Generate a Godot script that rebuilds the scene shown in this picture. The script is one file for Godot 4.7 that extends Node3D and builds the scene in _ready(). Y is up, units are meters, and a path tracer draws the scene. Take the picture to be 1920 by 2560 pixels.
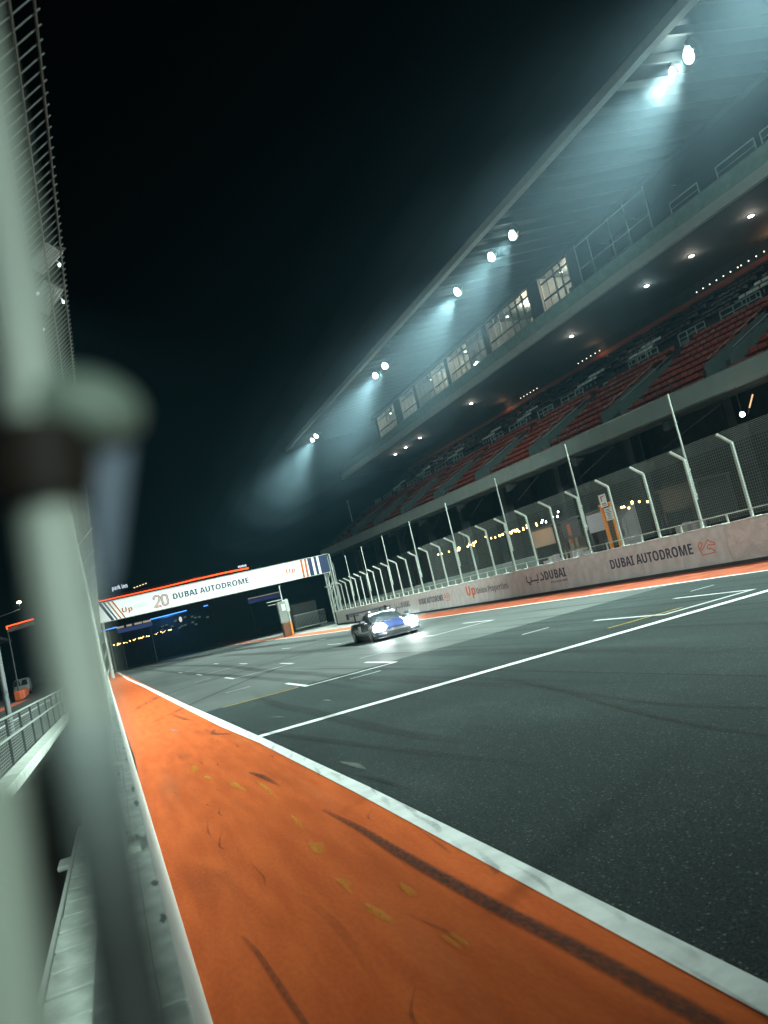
extends Node3D
# A race track at night: pit wall on the left, grandstand on the right, a bridge sign across the track, one car.

const EYE := 1.35
var RNG := RandomNumberGenerator.new()
var used := {}
var MATS := {}
var GF: Transform3D            # frame of the grandstand (the straight runs slightly downhill beside it)
const ORD := ["nearest", "second", "third", "fourth", "fifth", "sixth", "seventh", "eighth", "ninth", "tenth", "eleventh", "twelfth", "thirteenth", "fourteenth", "fifteenth", "sixteenth"]

# ---------------------------------------------------------------- helpers
func numbered(n: String) -> String:
	if not used.has(n):
		used[n] = 0
		return n
	used[n] += 1
	return "%s_%03d" % [n, used[n]]

func frame_of(n: Node) -> Transform3D:
	var t := Transform3D.IDENTITY
	while n != self and n is Node3D:
		t = (n as Node3D).transform * t
		n = n.get_parent()
	return t

func tag(o: Node, label := "", category := "", group := "", kind := "") -> void:
	if label: o.set_meta("label", label)
	if category: o.set_meta("category", category)
	if group: o.set_meta("group", group)
	if kind: o.set_meta("kind", kind)

func thing(called: String, label: String, category: String, at = Vector3.ZERO, group := "") -> Node3D:
	var o := Node3D.new()
	o.name = numbered(called)
	if at is Transform3D: o.transform = at
	else: o.position = at
	add_child(o, true)
	tag(o, label, category, group)
	return o

# vertices are given in the frame «fr» (world by default); local: in the parent's own frame
func obj(called: String, mesh, m: Material, parent: Node = null, fr = null, local := false) -> MeshInstance3D:
	var o := MeshInstance3D.new()
	if parent == null:
		o.name = numbered(called)
		parent = self
	else:
		o.name = called
	o.mesh = mesh.commit() if mesh is SurfaceTool else mesh
	o.material_override = m
	parent.add_child(o, true)
	if not local:
		var f: Transform3D = fr if fr is Transform3D else Transform3D.IDENTITY
		o.transform = frame_of(parent).affine_inverse() * f
	elif fr is Transform3D:
		o.transform = fr
	return o

func dup(o: Node3D, label := "", group := "") -> Node3D:
	var c: Node3D = o.duplicate()
	c.name = numbered(String(o.name).rstrip("0123456789").trim_suffix("_"))
	add_child(c, true)
	if label: c.set_meta("label", label)
	if group: c.set_meta("group", group)
	return c

func mb() -> SurfaceTool:
	var st := SurfaceTool.new()
	st.begin(Mesh.PRIMITIVE_TRIANGLES)
	return st

func tri(st: SurfaceTool, a: Vector3, b: Vector3, c: Vector3) -> void:
	var n := (b - a).cross(c - a).normalized()
	for v in [a, c, b]:
		st.set_normal(n)
		st.set_uv(Vector2(v.x, v.z))
		st.add_vertex(v)

func quad(st: SurfaceTool, a: Vector3, b: Vector3, c: Vector3, d: Vector3) -> void:
	tri(st, a, b, c)
	tri(st, a, c, d)

func box(st: SurfaceTool, c: Vector3, s: Vector3, b := Basis.IDENTITY) -> void:
	var h := s * 0.5
	var p := []
	for i in 8:
		p.append(c + b * Vector3(h.x if i & 1 else -h.x, h.y if i & 2 else -h.y, h.z if i & 4 else -h.z))
	quad(st, p[0], p[4], p[6], p[2])
	quad(st, p[1], p[3], p[7], p[5])
	quad(st, p[0], p[1], p[5], p[4])
	quad(st, p[2], p[6], p[7], p[3])
	quad(st, p[0], p[2], p[3], p[1])
	quad(st, p[4], p[5], p[7], p[6])

# box with chamfered edges
func cbox(st: SurfaceTool, c: Vector3, s: Vector3, e := 0.01, b := Basis.IDENTITY) -> void:
	var h := s * 0.5
	e = minf(e, minf(h.x, minf(h.y, h.z)) * 0.9)
	var pt := func(ax: int, sx: float, sy: float, sz: float) -> Vector3:
		var v := Vector3(sx * (h.x - e), sy * (h.y - e), sz * (h.z - e))
		v[ax] = [sx, sy, sz][ax] * h[ax]
		return c + b * v
	var ss := [-1.0, 1.0]
	for ax in 3:
		var u := (ax + 1) % 3
		var w := (ax + 2) % 3
		for s1 in ss:
			var q := []
			for k in [[-1, -1], [1, -1], [1, 1], [-1, 1]]:
				var t := [0.0, 0.0, 0.0]
				t[ax] = s1; t[u] = k[0]; t[w] = k[1]
				q.append(pt.call(ax, t[0], t[1], t[2]))
			if s1 > 0: quad(st, q[0], q[1], q[2], q[3])
			else: quad(st, q[0], q[3], q[2], q[1])
		# the four edges that run along axis ax
		for su in ss:
			for sw in ss:
				var lo := [0.0, 0.0, 0.0]
				lo[ax] = -1; lo[u] = su; lo[w] = sw
				var hi := lo.duplicate()
				hi[ax] = 1
				var a = pt.call(u, lo[0], lo[1], lo[2])
				var b2 = pt.call(u, hi[0], hi[1], hi[2])
				var c2 = pt.call(w, hi[0], hi[1], hi[2])
				var d2 = pt.call(w, lo[0], lo[1], lo[2])
				if su * sw > 0: quad(st, a, d2, c2, b2)
				else: quad(st, a, b2, c2, d2)
	for sx in ss:
		for sy in ss:
			for sz in ss:
				var a = pt.call(0, sx, sy, sz)
				var b3 = pt.call(1, sx, sy, sz)
				var c3 = pt.call(2, sx, sy, sz)
				if sx * sy * sz > 0: tri(st, a, b3, c3)
				else: tri(st, a, c3, b3)

# polygon (in ex, ey) pushed along ez
func prism(st: SurfaceTool, poly: PackedVector2Array, o: Vector3, ex: Vector3, ey: Vector3, ez: Vector3) -> void:
	if Geometry2D.is_polygon_clockwise(poly): poly.reverse()
	var flip := ex.cross(ey).dot(ez) < 0
	var n := poly.size()
	for i in n:
		var a := o + ex * poly[i].x + ey * poly[i].y
		var b := o + ex * poly[(i + 1) % n].x + ey * poly[(i + 1) % n].y
		if flip: quad(st, b, a, a + ez, b + ez)
		else: quad(st, a, b, b + ez, a + ez)
	var t := Geometry2D.triangulate_polygon(poly)
	for i in range(0, t.size(), 3):
		var q := [poly[t[i]], poly[t[i + 1]], poly[t[i + 2]]]
		var v := []
		for p in q: v.append(o + ex * p.x + ey * p.y)
		if ((v[1] - v[0]).cross(v[2] - v[0])).dot(ez) > 0: v = [v[0], v[2], v[1]]
		tri(st, v[0], v[1], v[2])
		tri(st, v[0] + ez, v[2] + ez, v[1] + ez)

func tube(st: SurfaceTool, pts: Array, r, n := 8, closed := false) -> void:
	var rings := []
	var m := pts.size()
	var up := Vector3.UP
	for i in m:
		var a: Vector3 = pts[(i - 1 + m) % m] if closed else pts[maxi(i - 1, 0)]
		var b: Vector3 = pts[(i + 1) % m] if closed else pts[mini(i + 1, m - 1)]
		var t := (b - a).normalized()
		if i == 0: up = Vector3.RIGHT if absf(t.y) > 0.9 else Vector3.UP
		var x := t.cross(up).normalized()
		up = x.cross(t).normalized()
		var rr: float = r[i] if r is Array else r
		var ring := []
		for k in n:
			var f := TAU * k / n
			var d := x * cos(f) + up * sin(f)
			ring.append([pts[i] + d * rr, d])
		rings.append(ring)
	for i in (m if closed else m - 1):
		var p: Array = rings[i]
		var q: Array = rings[(i + 1) % m]
		for k in n:
			var l := (k + 1) % n
			for v in [p[k], p[l], q[l], p[k], q[l], q[k]]:
				st.set_normal(v[1])
				st.set_uv(Vector2(v[0].x, v[0].z))
				st.add_vertex(v[0])
	if not closed:
		for e in [0, m - 1]:
			for k in range(1, n - 1):
				var v := [rings[e][0][0], rings[e][k][0], rings[e][k + 1][0]]
				if e == 0: v = [v[0], v[2], v[1]]
				tri(st, v[0], v[2], v[1])

func ball(st: SurfaceTool, c: Vector3, r: Vector3, n := 10, b := Basis.IDENTITY) -> void:
	var at := func(i: int, k: int) -> Array:
		var th := PI * i / n
		var ph := TAU * k / (2 * n)
		var d := Vector3(sin(th) * cos(ph), cos(th), sin(th) * sin(ph))
		return [c + b * (d * r), b * (d / r).normalized()]
	for i in n:
		for k in 2 * n:
			for v in [at.call(i, k), at.call(i + 1, k), at.call(i + 1, k + 1), at.call(i, k), at.call(i + 1, k + 1), at.call(i, k + 1)]:
				st.set_normal(v[1])
				st.add_vertex(v[0])

# disc with some thickness, facing d
func disc(st: SurfaceTool, c: Vector3, d: Vector3, r: float, t := 0.02, n := 14) -> void:
	tube(st, [c - d * t * 0.5, c + d * t * 0.5], r, n)

func sr(c: Color) -> Color:
	return c.linear_to_srgb()

func noise_tex(lo: Color, hi: Color, freq: float, seed_: int, size := 256, oct := 4, spread := 0.3) -> NoiseTexture2D:
	var n := FastNoiseLite.new()
	n.noise_type = FastNoiseLite.TYPE_SIMPLEX_SMOOTH
	n.seed = seed_
	n.frequency = freq
	n.fractal_octaves = oct
	var g := Gradient.new()
	g.offsets = PackedFloat32Array([0.5 - spread, 0.5 + spread])
	g.colors = PackedColorArray([sr(lo), sr(hi)])
	var t := NoiseTexture2D.new()
	t.width = size
	t.height = size
	t.seamless = true
	t.noise = n
	t.color_ramp = g
	return t

# linear base colour; vary > 0 mottles it by that share, over a tile of «tile» metres
func mat(key: String, c: Color, rough := 0.7, metal := 0.0, vary := 0.0, tile := 2.0, relief := 0.0) -> StandardMaterial3D:
	if MATS.has(key): return MATS[key]
	var m := StandardMaterial3D.new()
	m.resource_name = key
	m.roughness = rough
	m.metallic = metal
	if vary > 0.0:
		m.albedo_texture = noise_tex(c * (1.0 - vary), c * (1.0 + vary), 0.012, hash(key) % 1000, 256, 5)
		m.uv1_triplanar = true
		m.uv1_world_triplanar = true
		m.uv1_scale = Vector3.ONE / tile
	else:
		m.albedo_color = sr(c)
	if relief > 0.0:
		m.heightmap_enabled = true
		m.heightmap_texture = noise_tex(Color(0, 0, 0), Color(1, 1, 1), 0.05, 5, 256, 4)
		m.heightmap_scale = relief
		m.uv1_triplanar = true
		m.uv1_world_triplanar = true
		m.uv1_scale = Vector3.ONE / tile
	MATS[key] = m
	return m

func glow(key: String, c: Color, e: float) -> StandardMaterial3D:
	if MATS.has(key): return MATS[key]
	var m := StandardMaterial3D.new()
	m.resource_name = key
	m.albedo_color = Color(0.05, 0.05, 0.05)
	m.emission_enabled = true
	m.emission = sr(c)
	m.emission_energy_multiplier = e
	MATS[key] = m
	return m

func glass(key: String, a: float) -> StandardMaterial3D:
	if MATS.has(key): return MATS[key]
	var m := StandardMaterial3D.new()
	m.transparency = BaseMaterial3D.TRANSPARENCY_ALPHA
	m.albedo_color = Color(0.5, 0.6, 0.6, a)
	m.roughness = 0.05
	MATS[key] = m
	return m

var fonts := {}
func letters(s: String, cap: float, width := 0.0, depth := 0.006, bold := true) -> Array:
	var k := "b" if bold else "r"
	if not fonts.has(k):
		var f := SystemFont.new()
		f.font_names = PackedStringArray(["Droid Sans"])
		f.font_weight = 700 if bold else 400
		fonts[k] = f
	var t := TextMesh.new()
	t.font = fonts[k]
	t.text = s
	t.font_size = 64
	t.pixel_size = cap / (64 * 0.714)
	t.depth = depth
	t.curve_step = 2.0
	t.horizontal_alignment = HORIZONTAL_ALIGNMENT_CENTER
	var w := t.get_aabb().size.x
	return [t, width / w if width > 0.0 and w > 0.0 else 1.0]

# text whose centre is at «at», running along x, upright along y
func write(s: String, at: Vector3, x: Vector3, y: Vector3, cap: float, width: float, m: Material, parent: Node, fr = null, called := "lettering", bold := true, depth := 0.006) -> MeshInstance3D:
	var q := letters(s, cap, width, depth, bold)
	var o := obj(called, q[0], m, parent)
	var f: Transform3D = fr if fr is Transform3D else Transform3D.IDENTITY
	o.transform = frame_of(parent).affine_inverse() * f * Transform3D(Basis(x * q[1], y, x.cross(y)), at)
	return o

func stroke(st: SurfaceTool, pts: Array, o: Vector3, x: Vector3, y: Vector3, w: float, t := 0.006) -> void:
	var n := x.cross(y)
	for i in pts.size() - 1:
		var a: Vector3 = o + x * pts[i].x + y * pts[i].y
		var b: Vector3 = o + x * pts[i + 1].x + y * pts[i + 1].y
		var d := (b - a).normalized()
		var s := n.cross(d)
		box(st, (a + b) * 0.5 + n * (t * 0.5 + 0.0004 * (i % 3)), Vector3((b - a).length() + w * 0.7, w, t), Basis(d, s, n))

func spot(at: Vector3, to: Vector3, energy: float, c: Color, angle: float, size := 0.2, soft := 1.0, parent: Node = null) -> void:
	var l := SpotLight3D.new()
	l.name = numbered("lamp_light")
	l.light_color = sr(c)
	l.light_energy = energy
	l.spot_angle = angle
	l.spot_angle_attenuation = soft
	l.spot_range = 200.0
	l.spot_attenuation = 2.0
	l.light_size = size
	l.shadow_enabled = true
	add_child(l)
	l.look_at_from_position(at, to, Vector3(0.01, 1, 0.02).normalized())

func omni(at: Vector3, energy: float, c: Color, size := 0.1) -> void:
	var l := OmniLight3D.new()
	l.name = numbered("lamp_light")
	l.light_color = sr(c)
	l.light_energy = energy
	l.omni_range = 40.0
	l.omni_attenuation = 2.0
	l.light_size = size
	l.shadow_enabled = true
	l.position = at
	add_child(l)

func wall_x(z: float) -> float:      # the track-side wall bends gently right in the distance
	return 16.1 + 0.0013 * pow(maxf(0.0, -z - 26.0), 2.0)

func wall_dir(z: float) -> Vector3:  # along the wall, towards the camera
	return Vector3(wall_x(z + 0.1) - wall_x(z - 0.1), 0, 0.2).normalized()

func pit_x(z: float) -> float:       # the pit wall drifts left with the distance
	return 0.03 - 0.0126 * maxf(0.0, -z - 0.6)

func _ready() -> void:
	RNG.seed = 11
	var t := deg_to_rad(1.2)
	GF = Transform3D(Basis(Vector3.RIGHT, Vector3(0, cos(t), sin(t)), Vector3(0, -sin(t), cos(t))), Vector3(0, EYE, 0))
	setup_camera()
	setup_air()
	floodlights()
	ground()
	barrier_and_fence()
	grandstand()
	concourse()
	gantry()
	race_car()
	far_scene()
	pit_side()

func setup_camera() -> void:
	var cam := Camera3D.new()
	cam.name = "camera"
	var at := CameraAttributesPhysical.new()
	at.frustum_focal_length = 18.75
	at.frustum_near = 0.03
	at.frustum_far = 2500.0
	at.frustum_focus_distance = 30.0
	at.exposure_aperture = 3.4
	add_child(cam)
	cam.attributes = at
	cam.transform = Transform3D(Basis(Vector3(0.92129789, -0.23083293, 0.31293186), Vector3(0.18299875, 0.96743715, 0.1748623), Vector3(-0.34310589, -0.10383413, 0.93353994)).orthonormalized(), Vector3(0, EYE, 0))
	cam.fov = 65.24
	cam.near = 0.03
	cam.far = 2500.0
	cam.current = true

func setup_air() -> void:
	var e := Environment.new()
	e.background_mode = Environment.BG_SKY
	var s := ProceduralSkyMaterial.new()
	s.sky_top_color = Color(0.02, 0.03, 0.04)
	s.sky_horizon_color = Color(0.03, 0.06, 0.08)
	s.ground_bottom_color = Color(0.01, 0.01, 0.01)
	s.ground_horizon_color = Color(0.02, 0.03, 0.03)
	s.sun_angle_max = 0.0
	e.sky = Sky.new()
	e.sky.sky_material = s
	e.background_energy_multiplier = 0.12
	e.tonemap_mode = Environment.TONE_MAPPER_LINEAR
	e.tonemap_exposure = 1.0
	e.volumetric_fog_enabled = true
	e.volumetric_fog_density = FOG
	e.volumetric_fog_albedo = sr(Color(0.3, 0.75, 0.95))
	e.volumetric_fog_anisotropy = 0.2
	e.sdfgi_enabled = true
	e.ssao_enabled = true
	e.ssil_enabled = true
	var w := WorldEnvironment.new()
	w.name = "world"
	w.environment = e
	add_child(w)
	# the mist that hangs under the roof in front of the suites
	for i in 4:
		mist(GF * Transform3D(Basis(Vector3(0, 0, 1), 0.35), Vector3(25.4 - 0.8 * i, 15.8 - 0.5 * i, -24)), Vector3([10.0, 14.0, 19.0, 27.0][i], [6.5, 9.0, 12.0, 16.0][i], 250 + 14 * i), [0.0011, 0.0014, 0.0008, 0.00022][i], Color(0.58, 0.84, 1.0))

func mist(t: Transform3D, size: Vector3, density: float, c: Color) -> void:
	var fv := FogVolume.new()
	fv.name = numbered("haze_and_glare")
	fv.shape = RenderingServer.FOG_VOLUME_SHAPE_ELLIPSOID
	fv.size = size
	var fm := FogMaterial.new()
	fm.density = density
	fm.albedo = sr(c)
	fv.material = fm
	fv.transform = t
	fv.set_meta("kind", "stuff")
	add_child(fv)

const FOG := 0.00022
const FLOOD := 1400.0
const LAMP_WHITE := Color(0.78, 1.0, 0.93)

# lamps under the grandstand roof: [along, size, relative power]
func floodlights() -> void:
	var spots := [[-9.0, 1.0, 1.9], [-17.2, 1.0, 1.8], [-24.5, 1.25, 0.75], [-25.6, 0.7, 0.4], [-40.4, 1.25, 0.6], [-43.3, 1.25, 0.6], [-48.7, 1.35, 1.2], [-64.7, 1.5, 1.0], [-67.5, 1.4, 1.0], [-90.4, 1.5, 0.9], [-92.4, 1.4, 0.7]]
	var hm := mat("lamp_housing", Color(0.1, 0.11, 0.11), 0.5, 0.6)
	var lm := glow("flood_lens", LAMP_WHITE, 9.0)
	for i in spots.size():
		var z: float = spots[i][0]
		var k: float = spots[i][1] * 1.45
		var p: Vector3 = GF * Vector3(27.0, 18.72, z)
		var aim := Vector3(8.0, 0.0, p.z - 16.0)
		if z < -35.0: aim.z = p.z - (9.0 if z > -60.0 else 4.0)
		if z > -20.0 and z < 0.0: aim = Vector3(3.5, 0.0, p.z - 8.0)
		var d := (aim - p).normalized()
		var b := Basis.looking_at(d, Vector3.UP)
		var o := thing("floodlight", "white floodlight under the grandstand roof, %s from the right edge of the picture" % ORD[i - 2] if i > 1 else "white floodlight under the nearest stretch of grandstand roof, outside the picture, %s one" % ["nearer", "farther"][i], "floodlight", p, "floodlights hung under the roof edge")
		var h := mb()
		cbox(h, Vector3(0, 0, 0.1), Vector3(0.72, 0.28, 0.16) * k, 0.04)
		for f in 5: box(h, Vector3((f - 2) * 0.11 * k, 0, 0.24 * k), Vector3(0.015, 0.36 * k, 0.1))
		obj("housing", h, hm, o, Transform3D(b, p))
		var l := mb()
		ball(l, Vector3(0, 0, -0.01), Vector3(0.36, 0.14, 0.14) * k, 8)
		obj("lens", l, lm, o, Transform3D(b, p))
		var y := mb()
		for s in [-1.0, 1.0]: tube(y, [p + b.x * s * 0.43 * k, p + b.x * s * 0.43 * k + Vector3(0, 0.55, 0)], 0.015, 5)
		tube(y, [p - b.x * 0.43 * k + Vector3(0, 0.55, 0), p + b.x * 0.43 * k + Vector3(0, 0.55, 0)], 0.02, 5)
		obj("bracket", y, hm, o)
		spot(p + d * 0.3, aim, FLOOD * float(spots[i][2]), LAMP_WHITE, 29.0 if z > -20.0 and z < 0.0 else 38.0, 0.2, 1.0)
		omni(p + d * 0.4, 7.0 if i == 2 else 0.8, LAMP_WHITE, 0.2)
		if i == 2:
			for q in [[4.6, 0.003]]: mist(Transform3D(Basis.IDENTITY, p), Vector3.ONE * q[0], q[1], Color(0.8, 0.93, 1.0))  # added mist ball imitates lens glare around this lamp

# ---------------------------------------------------------------- ground
# a ribbon whose edges fade: centre line points (x, z), half widths, strength
func ribbon(pts: Array, w: Array, a: Array, y: float, called: String, m: Material, parent: Node) -> void:
	var cv := Curve2D.new()
	for p in pts: cv.add_point(p)
	var st := mb()
	var n := pts.size()
	var dense := []
	for i in n - 1:
		var steps := 6
		for k in steps + (1 if i == n - 2 else 0):
			var f := float(k) / steps
			var p0: Vector2 = pts[maxi(i - 1, 0)]
			var p3: Vector2 = pts[mini(i + 2, n - 1)]
			dense.append([(pts[i] as Vector2).cubic_interpolate(pts[i + 1], p0, p3, f), lerpf(w[i], w[i + 1], f), lerpf(a[i], a[i + 1], f)])
	var prev := []
	for i in dense.size():
		var p: Vector2 = dense[i][0]
		var q: Vector2 = dense[mini(i + 1, dense.size() - 1)][0]
		if i == dense.size() - 1:
			q = p
			p = dense[i - 1][0]
		var d := (q - p).normalized()
		var s := Vector2(-d.y, d.x)
		var row := []
		for k in [-1.0, -0.55, 0.55, 1.0]:
			var v: Vector2 = dense[i][0] + s * k * dense[i][1]
			row.append([Vector3(v.x, y, v.y), dense[i][2] if absf(k) < 0.8 else 0.0])
		if prev:
			for k in 3:
				for v in [prev[k], row[k + 1], prev[k + 1], prev[k], row[k], row[k + 1]]:
					st.set_normal(Vector3.UP)
					st.set_color(Color(1, 1, 1, v[1]))
					st.add_vertex(v[0])
		prev = row
	var o := obj(called, st, m, parent)
	o.set_meta("kind", "stuff")

func fade_mat(key: String, c: Color, rough := 0.8) -> StandardMaterial3D:
	if MATS.has(key): return MATS[key]
	var m := StandardMaterial3D.new()
	m.transparency = BaseMaterial3D.TRANSPARENCY_ALPHA
	m.vertex_color_use_as_albedo = true
	m.albedo_color = sr(c)
	m.roughness = rough
	var nt := noise_tex(Color.WHITE, Color.WHITE, 0.07, 90, 256, 5, 0.22)
	nt.color_ramp.colors = PackedColorArray([Color(1, 1, 1, 0.6), Color(1, 1, 1, 1)])
	m.albedo_texture = nt
	m.uv1_triplanar = true
	m.uv1_world_triplanar = true
	m.uv1_scale = Vector3(2.2, 2.2, 0.9)
	MATS[key] = m
	return m

func strip(st: SurfaceTool, l: Array, r: Array, y: float) -> void:
	for i in l.size() - 1:
		quad(st, Vector3(l[i].x, y, l[i].y), Vector3(r[i].x, y, r[i].y), Vector3(r[i + 1].x, y, r[i + 1].y), Vector3(l[i + 1].x, y, l[i + 1].y))

func flat(called: String, l: Array, r: Array, y: float, m: Material) -> MeshInstance3D:
	var st := mb()
	strip(st, l, r, y)
	var o := obj(called, st, m)
	o.set_meta("kind", "structure")
	return o

# stones and binder of the road surface, one pixel by one
func speckle(seed_: int, base: float, grain: float, bright: float, share: float, size := 768) -> ImageTexture:
	var r := RandomNumberGenerator.new()
	r.seed = seed_
	var d := PackedByteArray()
	d.resize(size * size * 3)
	for i in size * size:
		var v := base + grain * (r.randf() + r.randf() - 1.0)
		var c := int(clampf(pow(maxf(v, 0.0), 1.0 / 2.2), 0.0, 1.0) * 255.0)
		d[i * 3] = c
		d[i * 3 + 1] = c
		d[i * 3 + 2] = c
	for i in int(size * size * share):
		var px := r.randi() % (size - 3)
		var py := r.randi() % (size - 3)
		var w := 1 + r.randi() % 2
		var v := base + bright * r.randf()
		var c := int(clampf(pow(v, 1.0 / 2.2), 0.0, 1.0) * 255.0)
		for y in range(py, py + 1 + r.randi() % 2):
			for x in range(px, px + w):
				for k in 3: d[(y * size + x) * 3 + k] = c
	return ImageTexture.create_from_image(Image.create_from_data(size, size, false, Image.FORMAT_RGB8, d))

func road(key: String, seed_: int, base: float, grain: float, rough: float, tint: Color, mott: float, bright := 0.16, share := 0.012) -> StandardMaterial3D:
	var m := StandardMaterial3D.new()
	m.resource_name = key
	m.albedo_texture = speckle(seed_, base, grain, bright, share)
	m.albedo_color = tint
	m.uv1_triplanar = true
	m.uv1_world_triplanar = true
	m.uv1_scale = Vector3.ONE / 3.7
	m.detail_enabled = true
	m.detail_blend_mode = BaseMaterial3D.BLEND_MODE_MUL
	m.detail_uv_layer = BaseMaterial3D.DETAIL_UV_2
	m.detail_albedo = noise_tex(Color.WHITE * (1.0 - mott), Color.WHITE, 0.01, seed_ + 3, 512, 5)
	m.uv2_triplanar = true
	m.uv2_world_triplanar = true
	m.uv2_scale = Vector3(1.0 / 9.0, 1.0 / 9.0, 1.0 / 23.0)
	m.roughness = rough
	m.heightmap_enabled = true
	m.heightmap_texture = m.albedo_texture
	m.heightmap_scale = 0.12
	m.metallic_specular = 0.22
	return m

func ground() -> void:
	# the land
	flat("ground", [Vector2(-900, 60), Vector2(-900, -1400)], [Vector2(900, 60), Vector2(900, -1400)], -0.02, mat("earth", Color(0.035, 0.033, 0.03), 0.95, 0.0, 0.3, 12.0))
	var near := road("coarse_asphalt", 3, 0.054, 0.05, 0.72, sr(Color(0.76, 1.0, 0.97)), 0.5, 0.22, 0.018)
	var far := road("grid_asphalt", 7, 0.108, 0.045, 0.6, sr(Color(0.9, 1.0, 0.95)), 0.25, 0.2, 0.004)
	flat("near_road", [Vector2(1.2, 12), Vector2(1.2, -16.3)], [Vector2(16.3, 12), Vector2(16.3, -17.0)], 0.0, near)
	flat("far_road", [Vector2(1.2, -16.3), Vector2(0.6, -60), Vector2(-1.5, -200), Vector2(-6, -420)], [Vector2(16.3, -17.0), Vector2(19, -60), Vector2(24, -200), Vector2(30, -420)], 0.0, far)
	# painted run-off along the pit wall
	var om := StandardMaterial3D.new()
	om.resource_name = "orange_paint"
	om.albedo_texture = noise_tex(Color(0.55, 0.1, 0.022), Color(0.67, 0.135, 0.031), 0.012, 40, 512, 6, 0.3)
	om.uv1_triplanar = true
	om.uv1_world_triplanar = true
	om.uv1_scale = Vector3(0.9, 0.9, 0.12)
	om.detail_enabled = true
	om.detail_blend_mode = BaseMaterial3D.BLEND_MODE_MUL
	om.detail_uv_layer = BaseMaterial3D.DETAIL_UV_2
	om.detail_albedo = noise_tex(Color(0.88, 0.84, 0.8), Color.WHITE, 0.045, 41, 512, 5, 0.35)
	om.uv2_triplanar = true
	om.uv2_world_triplanar = true
	om.uv2_scale = Vector3(1.6, 1.6, 0.6)
	om.metallic_specular = 0.3
	om.roughness = 0.8
	om.heightmap_enabled = true
	om.heightmap_texture = noise_tex(Color(0, 0, 0), Color(1, 1, 1), 0.11, 43, 512, 3)
	om.heightmap_scale = 0.008
	flat("orange_strip", [Vector2(0.0, 12), Vector2(0.0, -7), Vector2(0.0, -12), Vector2(-0.75, -57), Vector2(-2.6, -200)], [Vector2(1.53, 12), Vector2(1.51, -7), Vector2(1.44, -12.5), Vector2(0.85, -57), Vector2(-1.1, -200)], 0.004, om)
	var wm := mat("line_paint", Color(0.82, 0.85, 0.82), 0.55, 0.0, 0.09, 0.7, 0.12)
	flat("white_edge_line", [Vector2(1.47, 12), Vector2(1.455, -6), Vector2(1.41, -10), Vector2(1.31, -12.9), Vector2(1.17, -20.9), Vector2(0.85, -40), Vector2(0.5, -57), Vector2(-0.3, -122), Vector2(-1.4, -220)],
		[Vector2(1.585, 12), Vector2(1.575, -6), Vector2(1.52, -10.4), Vector2(1.46, -13.7), Vector2(1.33, -20), Vector2(1.02, -40), Vector2(0.68, -57), Vector2(-0.04, -122), Vector2(-1.1, -220)], 0.008, wm)
	# start line and the far edge line
	flat("start_line", [Vector2(1.52, -10.41), Vector2(1.52, -10.64)], [Vector2(13.4, -10.44), Vector2(13.4, -10.67)], 0.008, wm)
	var e := [12.0, -14.0, -34.0, -52.0, -72.0, -100.0, -130.0, -220.0]
	var ex := [13.52, 13.4, 13.1, 12.8, 13.3, 14.0, 14.7, 17.5]
	var kx := [16.09, 16.09, 16.0, 14.75, 15.2, 15.7, 16.3, 19.0]
	var l := []
	var r := []
	var kb := []
	for i in e.size():
		l.append(Vector2(ex[i] - 0.07, e[i])); r.append(Vector2(ex[i] + 0.07, e[i])); kb.append(Vector2(kx[i], e[i]))
	flat("white_kerb_line", l, r, 0.008, wm)
	flat("red_painted_kerb", r, kb, 0.004, om_red())
	# concrete apron between the kerb paint and the wall
	var ap := [Vector2(16.02, -34), Vector2(14.77, -52), Vector2(15.22, -72), Vector2(15.72, -100), Vector2(16.32, -130)]
	var aq := [Vector2(16.5, -34), Vector2(20, -52), Vector2(24, -72), Vector2(26, -100), Vector2(26, -130)]
	flat("concrete_apron", ap, aq, 0.004, mat("apron", Color(0.3, 0.3, 0.27), 0.8, 0.0, 0.15, 4.0))
	# grid boxes
	var gm := mat("grid_paint", Color(0.5, 0.53, 0.51), 0.6, 0.0, 0.12, 0.5)
	var rows := [[3.37, -15.93], [8.5, -11.24], [3.2, -25.35], [8.28, -21.1], [3.1, -34.2], [8.2, -30.7], [3.0, -43.4], [8.1, -40.0]]
	for q in rows:
		var st := mb()
		var x0: float = q[0]
		var z0: float = q[1]
		strip(st, [Vector2(x0, z0 + 0.06), Vector2(x0, z0 - 0.06)], [Vector2(x0 + 2.0, z0 + 0.06), Vector2(x0 + 2.0, z0 - 0.06)], 0.008)
		for sx in [0.05, 1.95]:
			strip(st, [Vector2(x0 + sx - 0.05, z0 - 0.064), Vector2(x0 + sx - 0.05, z0 - 2.1)], [Vector2(x0 + sx + 0.05, z0 - 0.064), Vector2(x0 + sx + 0.05, z0 - 2.1)], 0.008)
		var o := obj("grid_box_marking", st, gm)
		o.set_meta("kind", "structure")
	var dm := mb()
	for q in [[4.05, -14.95], [7.55, -14.42], [2.3, -20.05], [5.7, -19.75], [11.3, -13.85], [7.5, -24.2], [2.4, -29.6], [5.6, -29.0], [2.3, -38.6]]:
		strip(dm, [Vector2(q[0], q[1] + 0.035), Vector2(q[0], q[1] - 0.035)], [Vector2(q[0] + 0.62, q[1] + 0.035), Vector2(q[0] + 0.62, q[1] - 0.035)], 0.008)
	var dd := obj("grid_dash_marking", dm, gm)
	dd.set_meta("kind", "structure")
	var ym := mat("yellow_paint", Color(0.42, 0.3, 0.07), 0.7, 0.0, 0.25, 0.4)
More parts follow.
